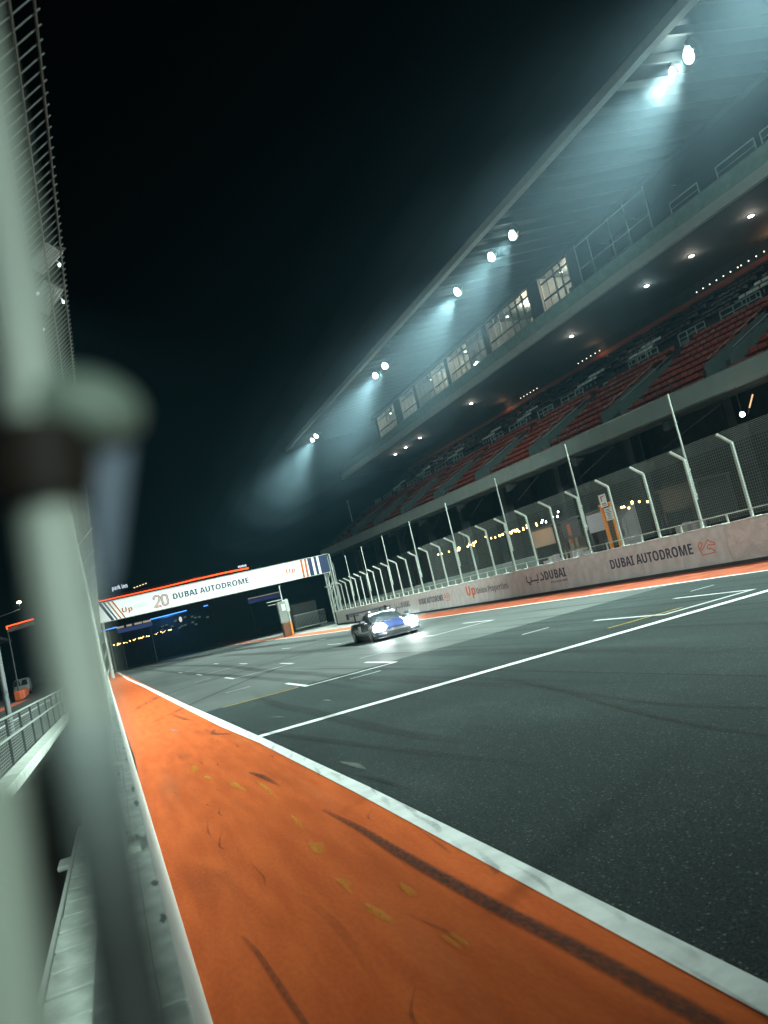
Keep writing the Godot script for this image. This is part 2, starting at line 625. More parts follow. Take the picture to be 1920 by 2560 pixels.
	flat("yellow_line", [Vector2(1.75, -16.16), Vector2(1.75, -16.24)], [Vector2(3.3, -16.16), Vector2(3.3, -16.24)], 0.008, ym)
	flat("yellow_line", [Vector2(7.6, -11.5), Vector2(7.6, -11.57)], [Vector2(9.15, -11.5), Vector2(9.15, -11.57)], 0.008, ym)
	# marks that tyres and spills left
	var tm := fade_mat("rubber", Color(0.02, 0.018, 0.016), 0.8)
	var mk := Node3D.new()
	mk.name = "tyre_marks"
	add_child(mk)
	mk.set_meta("kind", "structure")
	ribbon([Vector2(1.15, -5.75), Vector2(1.2, -5.0), Vector2(1.215, -4.3), Vector2(1.255, -3.35), Vector2(1.3, -2.68), Vector2(1.325, -2.2), Vector2(1.345, -1.6), Vector2(1.4, -0.5)], [0.012, 0.032, 0.044, 0.046, 0.046, 0.045, 0.042, 0.034], [0.3, 0.62, 0.7, 0.72, 0.7, 0.66, 0.55, 0.2], 0.009, "tyre_mark", tm, mk)
	ribbon([Vector2(0.3, -3.95), Vector2(0.33, -3.7), Vector2(0.35, -3.3), Vector2(0.37, -2.9), Vector2(0.38, -2.5)], [0.005, 0.014, 0.016, 0.014, 0.01], [0.2, 0.45, 0.5, 0.4, 0.1], 0.009, "tyre_mark", tm, mk)
	ribbon([Vector2(1.0, -8.15), Vector2(1.05, -7.8), Vector2(1.075, -7.4), Vector2(1.09, -7.0)], [0.012, 0.035, 0.028, 0.01], [0.4, 0.7, 0.6, 0.1], 0.009, "tyre_mark", tm, mk)
	ribbon([Vector2(0.9, -17.7), Vector2(1.0, -15.9), Vector2(1.12, -15.0)], [0.04, 0.05, 0.03], [0.2, 0.5, 0.1], 0.009, "tyre_mark", tm, mk)
	ribbon([Vector2(1.31, -11.6), Vector2(1.2, -11.9), Vector2(1.12, -12.3), Vector2(1.2, -12.8)], [0.03, 0.05, 0.05, 0.03], [0.3, 0.5, 0.5, 0.2], 0.0095, "tyre_mark", tm, mk)
	ribbon([Vector2(0.1, -22.1), Vector2(1.28, -26.5), Vector2(3.6, -28.5), Vector2(7.5, -30.6)], [0.12, 0.14, 0.14, 0.12], [0.15, 0.35, 0.4, 0.1], 0.009, "tyre_mark", tm, mk)
	ribbon([Vector2(0.2, -16.5), Vector2(1.8, -20.1), Vector2(3.6, -23.4), Vector2(5.4, -25.9)], [0.08, 0.12, 0.12, 0.1], [0.1, 0.3, 0.4, 0.1], 0.0095, "tyre_mark", tm, mk)
	ribbon([Vector2(-0.5, -150), Vector2(3.3, -87), Vector2(4.55, -44.6), Vector2(4.25, -26), Vector2(4.21, -17.6), Vector2(4.16, -12.5), Vector2(4.19, -9.9), Vector2(4.3, -7.5)], [0.4, 0.35, 0.25, 0.2, 0.18, 0.16, 0.14, 0.12], [0.30, 0.36, 0.36, 0.33, 0.30, 0.24, 0.18, 0.03], 0.009, "tyre_mark", tm, mk)
	ribbon([Vector2(1.2, -120), Vector2(2.4, -80), Vector2(3.1, -41.3), Vector2(3.5, -25.6), Vector2(3.62, -17.9), Vector2(3.7, -13)], [0.35, 0.3, 0.22, 0.18, 0.16, 0.14], [0.24, 0.30, 0.36, 0.33, 0.24, 0.03], 0.0095, "tyre_mark", tm, mk)
	ribbon([Vector2(2.35, -16.6), Vector2(2.41, -14.3), Vector2(2.46, -11.4), Vector2(2.47, -8.8), Vector2(2.52, -7.4), Vector2(2.6, -6.4)], [0.1, 0.13, 0.14, 0.13, 0.1, 0.08], [0.03, 0.18, 0.27, 0.30, 0.24, 0.03], 0.009, "tyre_mark", tm, mk)
	ribbon([Vector2(1.6, -11.0), Vector2(1.93, -8.75), Vector2(2.24, -6.7), Vector2(2.5, -5)], [0.05, 0.07, 0.06, 0.05], [0.3, 0.35, 0.25, 0.03], 0.0095, "tyre_mark", tm, mk)
	ribbon([Vector2(4.5, -9.6), Vector2(4.2, -7.6), Vector2(3.83, -5.87), Vector2(3.63, -4.78), Vector2(3.57, -4.0), Vector2(3.55, -3.0)], [0.04, 0.05, 0.05, 0.045, 0.04, 0.03], [0.06, 0.30, 0.36, 0.33, 0.24, 0.03], 0.009, "tyre_mark", tm, mk)
	ribbon([Vector2(4.7, -10), Vector2(4.33, -8.2), Vector2(4.03, -5.95), Vector2(4.09, -4.57), Vector2(4.2, -3.6)], [0.05, 0.06, 0.06, 0.05, 0.04], [0.03, 0.24, 0.30, 0.27, 0.03], 0.009, "tyre_mark", tm, mk)
	ribbon([Vector2(1.66, -6.5), Vector2(1.7, -6.1), Vector2(1.74, -5.5)], [0.02, 0.035, 0.015], [0.3, 0.6, 0.1], 0.009, "tyre_mark", tm, mk)
	ribbon([Vector2(6.0, -20), Vector2(6.1, -14), Vector2(6.0, -9), Vector2(5.7, -5)], [0.3, 0.28, 0.2, 0.15], [0.1, 0.25, 0.25, 0.05], 0.009, "tyre_mark", tm, mk)
	ribbon([Vector2(7.2, -60), Vector2(7.1, -40), Vector2(7.0, -30), Vector2(7.2, -18)], [0.5, 0.45, 0.4, 0.3], [0.3, 0.35, 0.3, 0.05], 0.009, "tyre_mark", tm, mk)
	ribbon([Vector2(9.4, -75), Vector2(9.8, -50), Vector2(10.2, -41), Vector2(10.6, -30)], [0.9, 0.8, 0.7, 0.5], [0.55, 0.5, 0.4, 0.05], 0.009, "tyre_mark", tm, mk)
	ribbon([Vector2(2.0, -140), Vector2(5.2, -100), Vector2(7.2, -80), Vector2(9.0, -64), Vector2(10.5, -52)], [1.6, 1.5, 1.2, 0.9, 0.6], [0.75, 0.7, 0.6, 0.4, 0.05], 0.0092, "tyre_mark", tm, mk)
	var yd := fade_mat("yellow_chalk", Color(0.72, 0.34, 0.03), 0.8)
	var q := [[0.78, -7.97, 0.82, -7.2, 0.02], [0.9, -5.12, 0.9, -4.8, 0.024], [0.84, -4.2, 0.86, -3.96, 0.02], [0.85, -3.74, 0.9, -3.46, 0.022], [0.92, -5.9, 0.93, -5.45, 0.012], [1.06, -3.9, 1.05, -3.68, 0.012], [0.58, -9.75, 0.58, -9.05, 0.03], [0.62, -8.7, 0.66, -8.3, 0.02], [0.98, -7.6, 0.99, -6.6, 0.012], [1.0, -3.2, 1.02, -3.0, 0.012]]
	for v in q:
		for k in 4:
			var jit := Vector2(RNG.randf_range(-0.025, 0.025), RNG.randf_range(-0.12, 0.12))
			var a := Vector2(v[0], v[1]) + jit
			var b := Vector2(v[2], v[3]) + jit
			var w: float = v[4] * RNG.randf_range(0.6, 1.4)
			ribbon([a, a.lerp(b, 0.3) + Vector2(0.006, 0), a.lerp(b, 0.7), b], [w * 0.5, w, w * 0.9, w * 0.5], [0.0, 0.3, 0.26, 0.0], 0.0086 + 0.0002 * k, "chalk_dab", yd, mk)
	# worn lanes and scuffs on the painted run-off
	var wd := fade_mat("worn_paint", Color(0.55, 0.24, 0.1), 0.8)
	var sd := fade_mat("scuff", Color(0.1, 0.035, 0.015), 0.8)
	for k in 26:
		var z0 := -1.2 - 0.75 * k * (1.0 + 0.02 * k)
		var x0 := RNG.randf_range(0.2, 1.3) - 0.008 * maxf(0.0, -z0 - 8.0)
		var ln := RNG.randf_range(0.8, 3.0)
		var w := RNG.randf_range(0.02, 0.16)
		ribbon([Vector2(x0, z0), Vector2(x0 + RNG.randf_range(-0.06, 0.06), z0 - ln * 0.5), Vector2(x0 + RNG.randf_range(-0.12, 0.12), z0 - ln)], [w * 0.4, w, w * 0.4], [0.0, RNG.randf_range(0.08, 0.2), 0.0], 0.0062 + 0.00005 * k, "worn_patch", wd if k % 2 else sd, mk)
	for k in 22:
		var z0 := -1.0 - 0.5 * k
		var x0 := RNG.randf_range(0.2, 1.4)
		ribbon([Vector2(x0, z0), Vector2(x0 + RNG.randf_range(-0.05, 0.05), z0 - 0.2), Vector2(x0 + RNG.randf_range(-0.1, 0.1), z0 - RNG.randf_range(0.3, 0.7))], [0.003, RNG.randf_range(0.004, 0.012), 0.003], [0.0, 0.5, 0.0], 0.0076 + 0.00005 * k, "scuff", sd, mk)
	# grime over the white edge line
	for k in 30:
		var z0 := -1.0 - 0.42 * k
		var x0 := RNG.randf_range(1.42, 1.58) - 0.01 * maxf(0.0, -z0 - 8.0)
		ribbon([Vector2(x0 - 0.05, z0), Vector2(x0, z0 - RNG.randf_range(0.1, 0.3)), Vector2(x0 + RNG.randf_range(-0.02, 0.08), z0 - RNG.randf_range(0.35, 0.8))], [0.006, RNG.randf_range(0.008, 0.03), 0.006], [0.0, RNG.randf_range(0.12, 0.4), 0.0], 0.0096 + 0.00003 * k, "scuff", tm, mk)
	# paving seams
	for pq in [[4.9, -0.5, 4.85, -70.0], [8.9, -0.5, 8.95, -70.0]]:
		ribbon([Vector2(pq[0], pq[1]), Vector2((pq[0] + pq[2]) * 0.5 + 0.02, -24.0), Vector2(pq[2], pq[3])], [0.012, 0.014, 0.02], [0.45, 0.5, 0.4], 0.0049, "paving_seam", tm, mk)
	ribbon([Vector2(1.6, -16.3), Vector2(8.0, -16.55), Vector2(14.0, -16.85)], [0.03, 0.03, 0.03], [0.4, 0.4, 0.4], 0.0049, "paving_seam", tm, mk)
	# many faint overlapping tyre lanes on the road
	for k in 16:
		var x0 := RNG.randf_range(2.0, 11.5)
		var z0 := RNG.randf_range(-3.0, -16.0)
		var ln := RNG.randf_range(4.0, 16.0)
		var dx := RNG.randf_range(-0.5, 0.5)
		for sd2 in [0.0, 1.5]:
			ribbon([Vector2(x0 + sd2, z0), Vector2(x0 + sd2 + dx * 0.3, z0 - ln * 0.4), Vector2(x0 + sd2 + dx, z0 - ln)], [0.06, 0.11, 0.07], [0.0, RNG.randf_range(0.1, 0.28), 0.0], 0.0052 + 0.00006 * k, "tyre_mark", tm, mk)
	var gd := fade_mat("dust", Color(0.3, 0.3, 0.26), 0.9)
	for v in [[1.7, -7.3, 1.75, -6.6, 0.05], [0.65, -14.6, 0.72, -13.9, 0.05], [2.0, -12.3, 2.1, -11.8, 0.03], [2.9, -12.7, 2.93, -12.2, 0.04]]:
		ribbon([Vector2(v[0], v[1]), Vector2((v[0] + v[2]) * 0.5 + 0.02, (v[1] + v[3]) * 0.5), Vector2(v[2], v[3])], [0.01, v[4], 0.01], [0.2, 0.5, 0.1], 0.0088, "dust_patch", gd, mk)

func om_red() -> StandardMaterial3D:
	return mat("kerb_red", Color(0.42, 0.085, 0.03), 0.7, 0.0, 0.28, 3.0)

# ---------------------------------------------------------------- wall and fence on the far side of the track
func along(z0: float, step: float, n: int) -> Array:
	var out := [z0]
	var z := z0
	for i in n - 1:
		z -= step * wall_dir(z).z
		out.append(z)
	return out

func barrier_and_fence() -> void:
	var posts := along(-9.04, 1.92, 32)       # post 4 stands at -16.72
	var last: float = posts[31]
	var wall := thing("barrier_wall", "long pale concrete barrier wall with printed circuit lettering beside the red kerb", "barrier wall", Vector3(wall_x(-30), 0, -30))
	var conc := mat("barrier_concrete", Color(0.44, 0.43, 0.42), 0.72, 0.0, 0.11, 1.7, 0.15)
	var vinyl := mat("barrier_vinyl", Color(0.44, 0.39, 0.37), 0.33, 0.0, 0.12, 1.2, 1.2)
	var cap := mat("barrier_cap", Color(0.62, 0.62, 0.57), 0.8, 0.0, 0.2, 0.6)
	var foot_shade := mat("rubber_strip", Color(0.012, 0.013, 0.014), 0.6)  # dark strip paints the shadow line along the wall foot
	for i in range(0, 31):
		var za: float = posts[i] + 0.9
		var zb: float = posts[i + 1] + 0.9
		var a := Vector3(wall_x(za), 0, za)
		var b := Vector3(wall_x(zb), 0, zb)
		var d := (b - a)
		var e := d.normalized()
		var out := Vector3(e.z, 0, -e.x)      # towards +x
		if out.x < 0: out = -out
		var st := mb()
		prism(st, PackedVector2Array([Vector2(0.0, -0.1), Vector2(0.0, 1.13), Vector2(0.025, 1.155), Vector2(0.33, 1.155), Vector2(0.35, 1.13), Vector2(0.35, -0.1)]), a + e * 0.006, out, Vector3.UP, d - e * 0.012)
		obj("wall_panel", st, vinyl if i in [2, 3, 4] else conc, wall)
		st = mb()
		prism(st, PackedVector2Array([Vector2(-0.02, 1.157), Vector2(-0.02, 1.175), Vector2(0.3, 1.175), Vector2(0.3, 1.157)]), a + e * 0.02, out, Vector3.UP, (d - e * 0.04) * RNG.randf_range(0.4, 1.0))
		obj("coping_strip", st, cap, wall)
		st = mb()
		prism(st, PackedVector2Array([Vector2(-0.03, 0.0), Vector2(-0.03, 0.1), Vector2(-0.002, 0.1), Vector2(-0.002, 0.0)]), a, out, Vector3.UP, d)
		obj("foot_strip", st, foot_shade, wall)
	var end := mb()
	box(end, Vector3(wall_x(last) + 0.15, 0.56, last + 0.62), Vector3(0.5, 1.14, 0.45))
	obj("end_block", end, mat("end_block", Color(0.06, 0.05, 0.045), 0.8), wall)
	# print on the wall
	var navy := mat("navy_print", Color(0.022, 0.03, 0.06), 0.6)
	var orange := mat("orange_print", Color(0.5, 0.1, 0.025), 0.6)
	var grey := mat("grey_print", Color(0.14, 0.13, 0.14), 0.6)
	wall_text(wall, "DUBAI AUTODROME", -23.3, -19.17, 0.5, 0.31, navy)
	track_logo(wall, -18.9, -18.2, 0.42, orange)
	wall_text(wall, "DUBAI", -27.75, -26.2, 0.56, 0.33, navy)
	arabic(wall, -29.2, -27.85, 0.52, navy)
	wall_text(wall, "AUTODROME", -27.4, -26.15, 0.4, 0.07, grey)
	wall_text(wall, "Up", -35.5, -34.45, 0.5, 0.44, orange)
	wall_text(wall, "Union Properties", -34.3, -31.0, 0.52, 0.27, grey)
	wall_text(wall, "DUBAI AUTODROME", -42.6, -38.7, 0.5, 0.31, navy)
	track_logo(wall, -38.5, -37.7, 0.45, orange)
	wall_text(wall, "DUBAI", -46.0, -44.4, 0.52, 0.33, navy)
	arabic(wall, -47.4, -46.1, 0.48, navy)
	wall_text(wall, "DUBAI", -49.9, -48.4, 0.5, 0.33, navy)
	arabic(wall, -51.4, -50.0, 0.46, navy)
	wall_text(wall, "Up", -55.6, -54.7, 0.42, 0.42, orange)
	wall_text(wall, "Union Properties", -54.5, -51.9, 0.45, 0.22, grey)
	wall_text(wall, "DUBAI AUTODROME", -61.5, -57.9, 0.46, 0.3, navy)
	wall_text(wall, "Up", -16.2, -15.0, 0.42, 0.48, orange)

	# the fence
	var fence := thing("catch_fence", "pale steel catch fence with bent posts standing on the barrier wall", "fence", Vector3(wall_x(-30) + 0.15, 1.16, -30))
	var pm := mat("fence_paint", Color(0.38, 0.42, 0.37), 0.5, 0.15, 0.1, 0.8)
	for i in 32:
		var z: float = posts[i]
		var d := wall_dir(z)
		var o := Vector3(wall_x(z) + 0.12, 1.177, z)
		var right := Vector3(d.z, 0, -d.x)
		var st := mb()
		var bz := Basis(right, Vector3.UP, d)
		cbox(st, o + Vector3(0, 1.02, 0) + right * 0.0, Vector3(0.07, 2.04, 0.075), 0.008, bz)
		obj("post", st, pm, fence)
		st = mb()
		var u := (-right * 0.82 + Vector3.UP * 0.57).normalized()
		cbox(st, o + Vector3(0, 2.035, 0) + u * 0.26, Vector3(0.52, 0.07, 0.07), 0.008, Basis(u, d.cross(u), d))
		obj("post_arm", st, pm, fence)
		st = mb()
		box(st, o + Vector3(0, -0.0, 0) + d * 0.05, Vector3(0.2, 0.02, 0.34), bz)
		obj("base_plate", st, mat("plate", Color(0.66, 0.68, 0.62), 0.6), fence)
		if i > 0 and i < 31:
			st = mb()
			box(st, o + d * -0.9 + Vector3(0, 0.11, 0), Vector3(0.04, 0.22, 0.05), bz)
			obj("stub", st, pm, fence)
	var wm := mat("fence_wire", Color(0.17, 0.195, 0.18), 0.5, 0.3)
	var wires := mb()
	var cross := mb()
	for i in 31:
		var za: float = posts[i]
		var zb: float = posts[i + 1]
		var a := Vector3(wall_x(za) + 0.08, 1.17, za)
		var b := Vector3(wall_x(zb) + 0.08, 1.17, zb)
		var d := (b - a).normalized()
		var right := Vector3(-d.z, 0, d.x)
		if right.x < 0: right = -right
		var u := (-right * 0.82 + Vector3.UP * 0.57).normalized()
		var bz := Basis(right, Vector3.UP, right.cross(Vector3.UP))
		for k in 25:
			box(wires, (a + b) * 0.5 + Vector3(0, 0.1 + 0.081 * k, 0), Vector3(0.0055, 0.0055, (b - a).length()), bz)
		for k in 7:
			box(wires, (a + b) * 0.5 + Vector3(0, 2.06, 0) + u * (0.04 + 0.08 * k), Vector3(0.0055, 0.0055, (b - a).length()), bz)
		if i < 16:
			for k in 24:
				var p := a.lerp(b, (k + 0.5) / 24.0)
				box(cross, p + Vector3(0.006, 1.08, 0), Vector3(0.004, 2.0, 0.004), bz)
				box(cross, p + Vector3(0, 2.06, 0) + u * 0.27, Vector3(0.5, 0.004, 0.004), Basis(u, bz.z.cross(u), bz.z))
	obj("mesh_wire", wires, wm, fence).set_meta("kind", "stuff")
	obj("mesh_wire", cross, wm, fence).set_meta("kind", "stuff")
	var rail := mb()
	for i in 31:
		tube(rail, [Vector3(wall_x(posts[i]) + 0.05, 1.4, posts[i]), Vector3(wall_x(posts[i + 1]) + 0.05, 1.4, posts[i + 1])], 0.014, 5)
	obj("lower_rail", rail, pm, fence)
	# slender poles strapped to every third post
	var n := 0
	for i in [5, 8, 11, 14, 17, 20, 23, 26, 29]:
		var z: float = posts[i]
		var o := Vector3(wall_x(z) + 0.21, 2.0, z - 0.02)
		var pl := thing("slender_pole", "thin upright steel pole strapped behind a catch fence post, %s one" % (ORD[n] if n < 1 else ORD[n] + " nearest"), "pole", o, "slender poles along the catch fence")
		var st := mb()
		tube(st, [o, o + Vector3(0, 3.2, 0)], [0.032, 0.028], 8)
		obj("shaft", st, pm, pl)
		for h in [0.15, 0.9]:
			var s2 := mb()
			box(s2, o + Vector3(-0.03, h, 0), Vector3(0.12, 0.05, 0.1))
			obj("strap", s2, pm, pl)
		n += 1
	# marshal post: orange frame with two notices
	var mp := thing("marshal_stand", "orange upright steel frame with two white notices behind the catch fence", "frame", Vector3(16.55, 0.6, -23.4))
	var op := mat("orange_steel", Color(0.85, 0.26, 0.02), 0.45, 0.0, 0.08, 0.5)
	for s in [-23.66, -23.12]:
		var st := mb()
		cbox(st, Vector3(16.6, 1.65, s), Vector3(0.1, 2.1, 0.11), 0.012)
		obj("upright", st, op, mp)
	var top := mb()
	cbox(top, Vector3(16.6, 2.72, -23.4), Vector3(0.13, 0.07, 0.7), 0.01)
	obj("top_bar", top, op, mp)
	var back := mb()
	box(back, Vector3(16.66, 1.65, -23.39), Vector3(0.02, 2.0, 0.42))
	obj("back_panel", back, mat("frame_back", Color(0.06, 0.03, 0.015), 0.7), mp)
	var sm := mat("notice_white", Color(0.72, 0.74, 0.72), 0.5)
	for q in [[2.85, -23.36, 0.44], [2.36, -23.22, 0.44]]:
		var st := mb()
		cbox(st, Vector3(16.52, q[0], q[1]), Vector3(0.012, q[2], 0.42), 0.003)
		obj("notice", st, sm, mp)
	var rp := mb()
	for q in [[2.92, -23.43, 0.16, 0.06], [2.99, -23.36, 0.04, 0.2], [2.74, -23.34, 0.04, 0.24], [2.68, -23.3, 0.03, 0.2]]:
		box(rp, Vector3(16.51, q[0], q[1]), Vector3(0.006, q[2], q[3]))
	obj("notice_print", rp, mat("red_print", Color(0.5, 0.05, 0.02), 0.6), mp)
	var bp := mb()
	for k in 7:
		box(bp, Vector3(16.51, 2.52 - 0.052 * k, -23.22), Vector3(0.006, 0.02, RNG.randf_range(0.16, 0.32)))
	obj("notice_print", bp, mat("black_print", Color(0.03, 0.03, 0.03), 0.6), mp)

func wall_frame(z: float) -> Array:
	var d := wall_dir(z)
	return [Vector3(wall_x(z), 0, z) - Vector3(d.z, 0, -d.x) * 0.003, d]

func wall_text(p: Node, s: String, z0: float, z1: float, y: float, cap: float, m: Material) -> void:
	var f := wall_frame((z0 + z1) * 0.5)
	write(s, f[0] + Vector3(0, y + cap * 0.5, 0), f[1], Vector3.UP, cap, z1 - z0, m, p, null, "lettering")

# outline of the circuit, as in the emblem
func emblem_points(w: float, h: float) -> Array:
	var q := [[0.02, 0.62], [0.1, 0.86], [0.22, 0.9], [0.28, 0.74], [0.2, 0.6], [0.1, 0.52], [0.16, 0.36], [0.3, 0.5], [0.66, 0.98], [0.72, 0.86], [0.98, 0.66], [0.98, 0.55], [0.6, 0.62], [0.5, 0.42], [0.58, 0.3], [0.66, 0.4], [0.9, 0.14], [0.86, 0.06], [0.14, 0.0], [0.1, 0.2], [0.04, 0.44], [0.02, 0.62]]
	var o := []
	for v in q: o.append(Vector2((v[0] - 0.5) * w, v[1] * h))
	return o

func track_logo(p: Node, z0: float, z1: float, y: float, m: Material) -> void:
	var f := wall_frame((z0 + z1) * 0.5)
	var st := mb()
	stroke(st, emblem_points(z1 - z0, 0.42), f[0] + Vector3(0, y, 0), f[1], Vector3.UP, 0.026)
	obj("emblem", st, m, p)

# the Arabic word for the city: ba-ya and dal in plain strokes
func arabic_points(w: float, h: float) -> Array:
	return [[Vector2(-0.5 * w, 0.7 * h), Vector2(-0.52 * w, 0.2 * h), Vector2(-0.45 * w, 0.0), Vector2(-0.3 * w, 0.0), Vector2(-0.25 * w, 0.2 * h), Vector2(-0.24 * w, 0.55 * h)],
		[Vector2(-0.24 * w, 0.12 * h), Vector2(0.18 * w, 0.12 * h), Vector2(0.18 * w, 0.75 * h)],
		[Vector2(0.3 * w, 0.05 * h), Vector2(0.48 * w, 0.1 * h), Vector2(0.52 * w, 0.4 * h), Vector2(0.4 * w, 0.8 * h)],
		[Vector2(0.1 * w, -0.14 * h), Vector2(0.13 * w, -0.14 * h)], [Vector2(-0.42 * w, -0.2 * h), Vector2(-0.39 * w, -0.2 * h)], [Vector2(-0.33 * w, -0.2 * h), Vector2(-0.3 * w, -0.2 * h)]]

func arabic(p: Node, z0: float, z1: float, y: float, m: Material) -> void:
	var f := wall_frame((z0 + z1) * 0.5)
	var st := mb()
	for s in arabic_points(z1 - z0, 0.36): stroke(st, s, f[0] + Vector3(0, y + 0.06, 0), f[1], Vector3.UP, 0.06)
	obj("lettering", st, m, p)

# ---------------------------------------------------------------- grandstand (in its own frame: heights from eye level)
const Z1 := -96.7
const Z0 := 28.0

func gbox(st: SurfaceTool, x0: float, x1: float, y0: float, y1: float, z0: float, z1: float) -> void:
	box(st, Vector3((x0 + x1) * 0.5, (y0 + y1) * 0.5, (z0 + z1) * 0.5), Vector3(absf(x1 - x0), absf(y1 - y0), absf(z1 - z0)))

func gprism(st: SurfaceTool, pts: Array, z0: float, z1: float) -> void:
	var p := PackedVector2Array()
	for v in pts: p.append(Vector2(v[0], v[1]))
	prism(st, p, Vector3(0, 0, z1), Vector3.RIGHT, Vector3.UP, Vector3(0, 0, z0 - z1))

func make_seat() -> SurfaceTool:
	var st := mb()
	# bucket: pan, back, lip; faces -x
	prism(st, PackedVector2Array([Vector2(-0.2, 0.4), Vector2(-0.22, 0.43), Vector2(0.12, 0.41), Vector2(0.19, 0.7), Vector2(0.225, 0.68), Vector2(0.16, 0.37)]), Vector3(0, 0, -0.22), Vector3.RIGHT, Vector3.UP, Vector3(0, 0, 0.44))
	box(st, Vector3(0.1, 0.2, 0), Vector3(0.05, 0.38, 0.05))
	return st

func grandstand() -> void:
	var g := thing("grandstand", "long two-tier grandstand with red seats, glazed suites and a cantilevered roof", "grandstand", GF * Transform3D(Basis.IDENTITY, Vector3(34, -2.0, -46)))
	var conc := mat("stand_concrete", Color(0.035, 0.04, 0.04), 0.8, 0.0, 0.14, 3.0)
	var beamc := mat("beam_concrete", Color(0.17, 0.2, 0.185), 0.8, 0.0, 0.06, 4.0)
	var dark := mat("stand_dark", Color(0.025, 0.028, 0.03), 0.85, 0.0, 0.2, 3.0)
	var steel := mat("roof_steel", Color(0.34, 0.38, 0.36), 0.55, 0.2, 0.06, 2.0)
	var add := func(called: String, st: SurfaceTool, m: Material, p: Node = null) -> MeshInstance3D:
		return obj(called, st, m, p if p else g, GF)
	# front beam and its railing
	var st := mb()
	gprism(st, [[26.0, 4.62], [26.0, 5.45], [26.06, 5.5], [26.5, 5.5], [26.5, 4.7], [26.4, 4.62]], Z0, Z1)
	add.call("front_beam", st, beamc)
	var rail := mb()
	var z := Z1 + 1.0
	while z < -8.0:
		if fmod(-z + 4.0, 8.3) < 3.4:
			gbox(rail, 26.1, 26.14, 5.5, 6.0, z, z + 0.05)
			gbox(rail, 26.1, 26.14, 5.96, 6.0, z, z + 1.0)
			gbox(rail, 26.1, 26.13, 5.72, 5.75, z, z + 1.0)
		z += 1.0
	add.call("front_railing", rail, dark)
	# lower tier
	for k in 9:
		st = mb()
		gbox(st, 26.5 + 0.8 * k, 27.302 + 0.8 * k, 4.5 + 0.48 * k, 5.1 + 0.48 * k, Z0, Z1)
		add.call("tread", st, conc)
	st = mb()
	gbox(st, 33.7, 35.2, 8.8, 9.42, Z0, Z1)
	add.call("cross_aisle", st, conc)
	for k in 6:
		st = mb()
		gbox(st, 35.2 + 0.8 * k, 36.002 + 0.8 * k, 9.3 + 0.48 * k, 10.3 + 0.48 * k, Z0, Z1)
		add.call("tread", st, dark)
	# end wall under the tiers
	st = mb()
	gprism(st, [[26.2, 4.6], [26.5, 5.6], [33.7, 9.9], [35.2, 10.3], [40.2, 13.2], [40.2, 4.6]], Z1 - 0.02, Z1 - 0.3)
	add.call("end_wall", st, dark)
	# stair openings with sloping parapets
	var par := mat("parapet", Color(0.075, 0.105, 0.1), 0.8, 0.0, 0.1, 2.0)
	for i in 10:
		var zc := -11.2 - 8.3 * i
		var stair := mb()
		for k in 8:
			gbox(stair, 27.5 + 0.5 * k, 28.0 + 0.5 * k, 5.3 + 0.3 * k, 5.75 + 0.3 * k, zc + 0.75, zc - 0.75)
		var s := add.call("stair", stair, par) as MeshInstance3D
		for sd in [0.8, -0.8]:
			st = mb()
			gprism(st, [[27.35, 5.4], [27.35, 6.3], [27.5, 6.4], [31.6, 8.45], [31.7, 8.3], [31.7, 7.9], [27.9, 5.4]], zc + sd + 0.07, zc + sd - 0.07)
			add.call("parapet", st, par, s)
			st = mb()
			tube(st, [Vector3(27.6, 6.6, zc + sd), Vector3(31.6, 8.65, zc + sd)], 0.02, 5)
			add.call("handrail", st, steel, s)
	# stepped aisles of the upper tier
	var pale := mat("step_pale", Color(0.22, 0.28, 0.26), 0.8)
	for i in 17:
		var zc := -21.2 - 4.15 * i
		st = mb()
		for k in 12:
			gbox(st, 35.16 + 0.4 * k, 35.58 + 0.4 * k, 9.6 + 0.24 * k, 10.07 + 0.24 * k, zc + 0.3, zc - 0.3)
		add.call("aisle_stair", st, pale)
	# white railing in front of the upper tier
	var wm := mat("rail_white", Color(0.26, 0.3, 0.28), 0.5)
	for i in 20:
		var za := -14.0 - 4.15 * i
		if i in [1, 7, 12]: continue
		st = mb()
		var ln := 2.9 if i % 2 == 0 else 2.2
		for h in [9.9, 10.2]: gbox(st, 33.98, 34.02, h - 0.025, h + 0.025, za, za - ln)
		for k in 4: gbox(st, 33.97, 34.03, 9.4, 10.2, za - k * ln / 3.0 + 0.025, za - k * ln / 3.0 - 0.025)
		add.call("guard_rail", st, wm)
	# seats
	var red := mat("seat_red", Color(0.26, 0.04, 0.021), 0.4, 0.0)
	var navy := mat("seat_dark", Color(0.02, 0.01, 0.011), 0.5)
	var seat := make_seat().commit()
	var spots := []
	var darks := []
	for k in 9:
		z = -6.0
		while z > Z1 + 0.6:
			var f := fmod(-z - 11.2 + 83.0, 8.3)
			if f > 4.15: f -= 8.3
			if not (k >= 1 and k <= 6 and absf(f) < 1.15) and not (absf(f) < 0.6):
				spots.append(Vector3(26.95 + 0.8 * k, 5.1 + 0.48 * k, z))
			z -= 0.52
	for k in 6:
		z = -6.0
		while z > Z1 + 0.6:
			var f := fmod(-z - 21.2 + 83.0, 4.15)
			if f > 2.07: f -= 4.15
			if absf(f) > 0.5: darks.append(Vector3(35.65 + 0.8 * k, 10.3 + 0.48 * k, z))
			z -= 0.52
	var near := []
	var rest := []
	for p in spots:
		var q: float = -p.z / p.x
		if q > 0.86 and near.size() < 300 and q < 1.2: near.append(p)
		else: rest.append(p)
	for p in near:
		obj("seat", seat, red, g, GF * Transform3D(Basis.IDENTITY, p))
	# pale seats in scattered groups along the cross aisle
	var pales := []
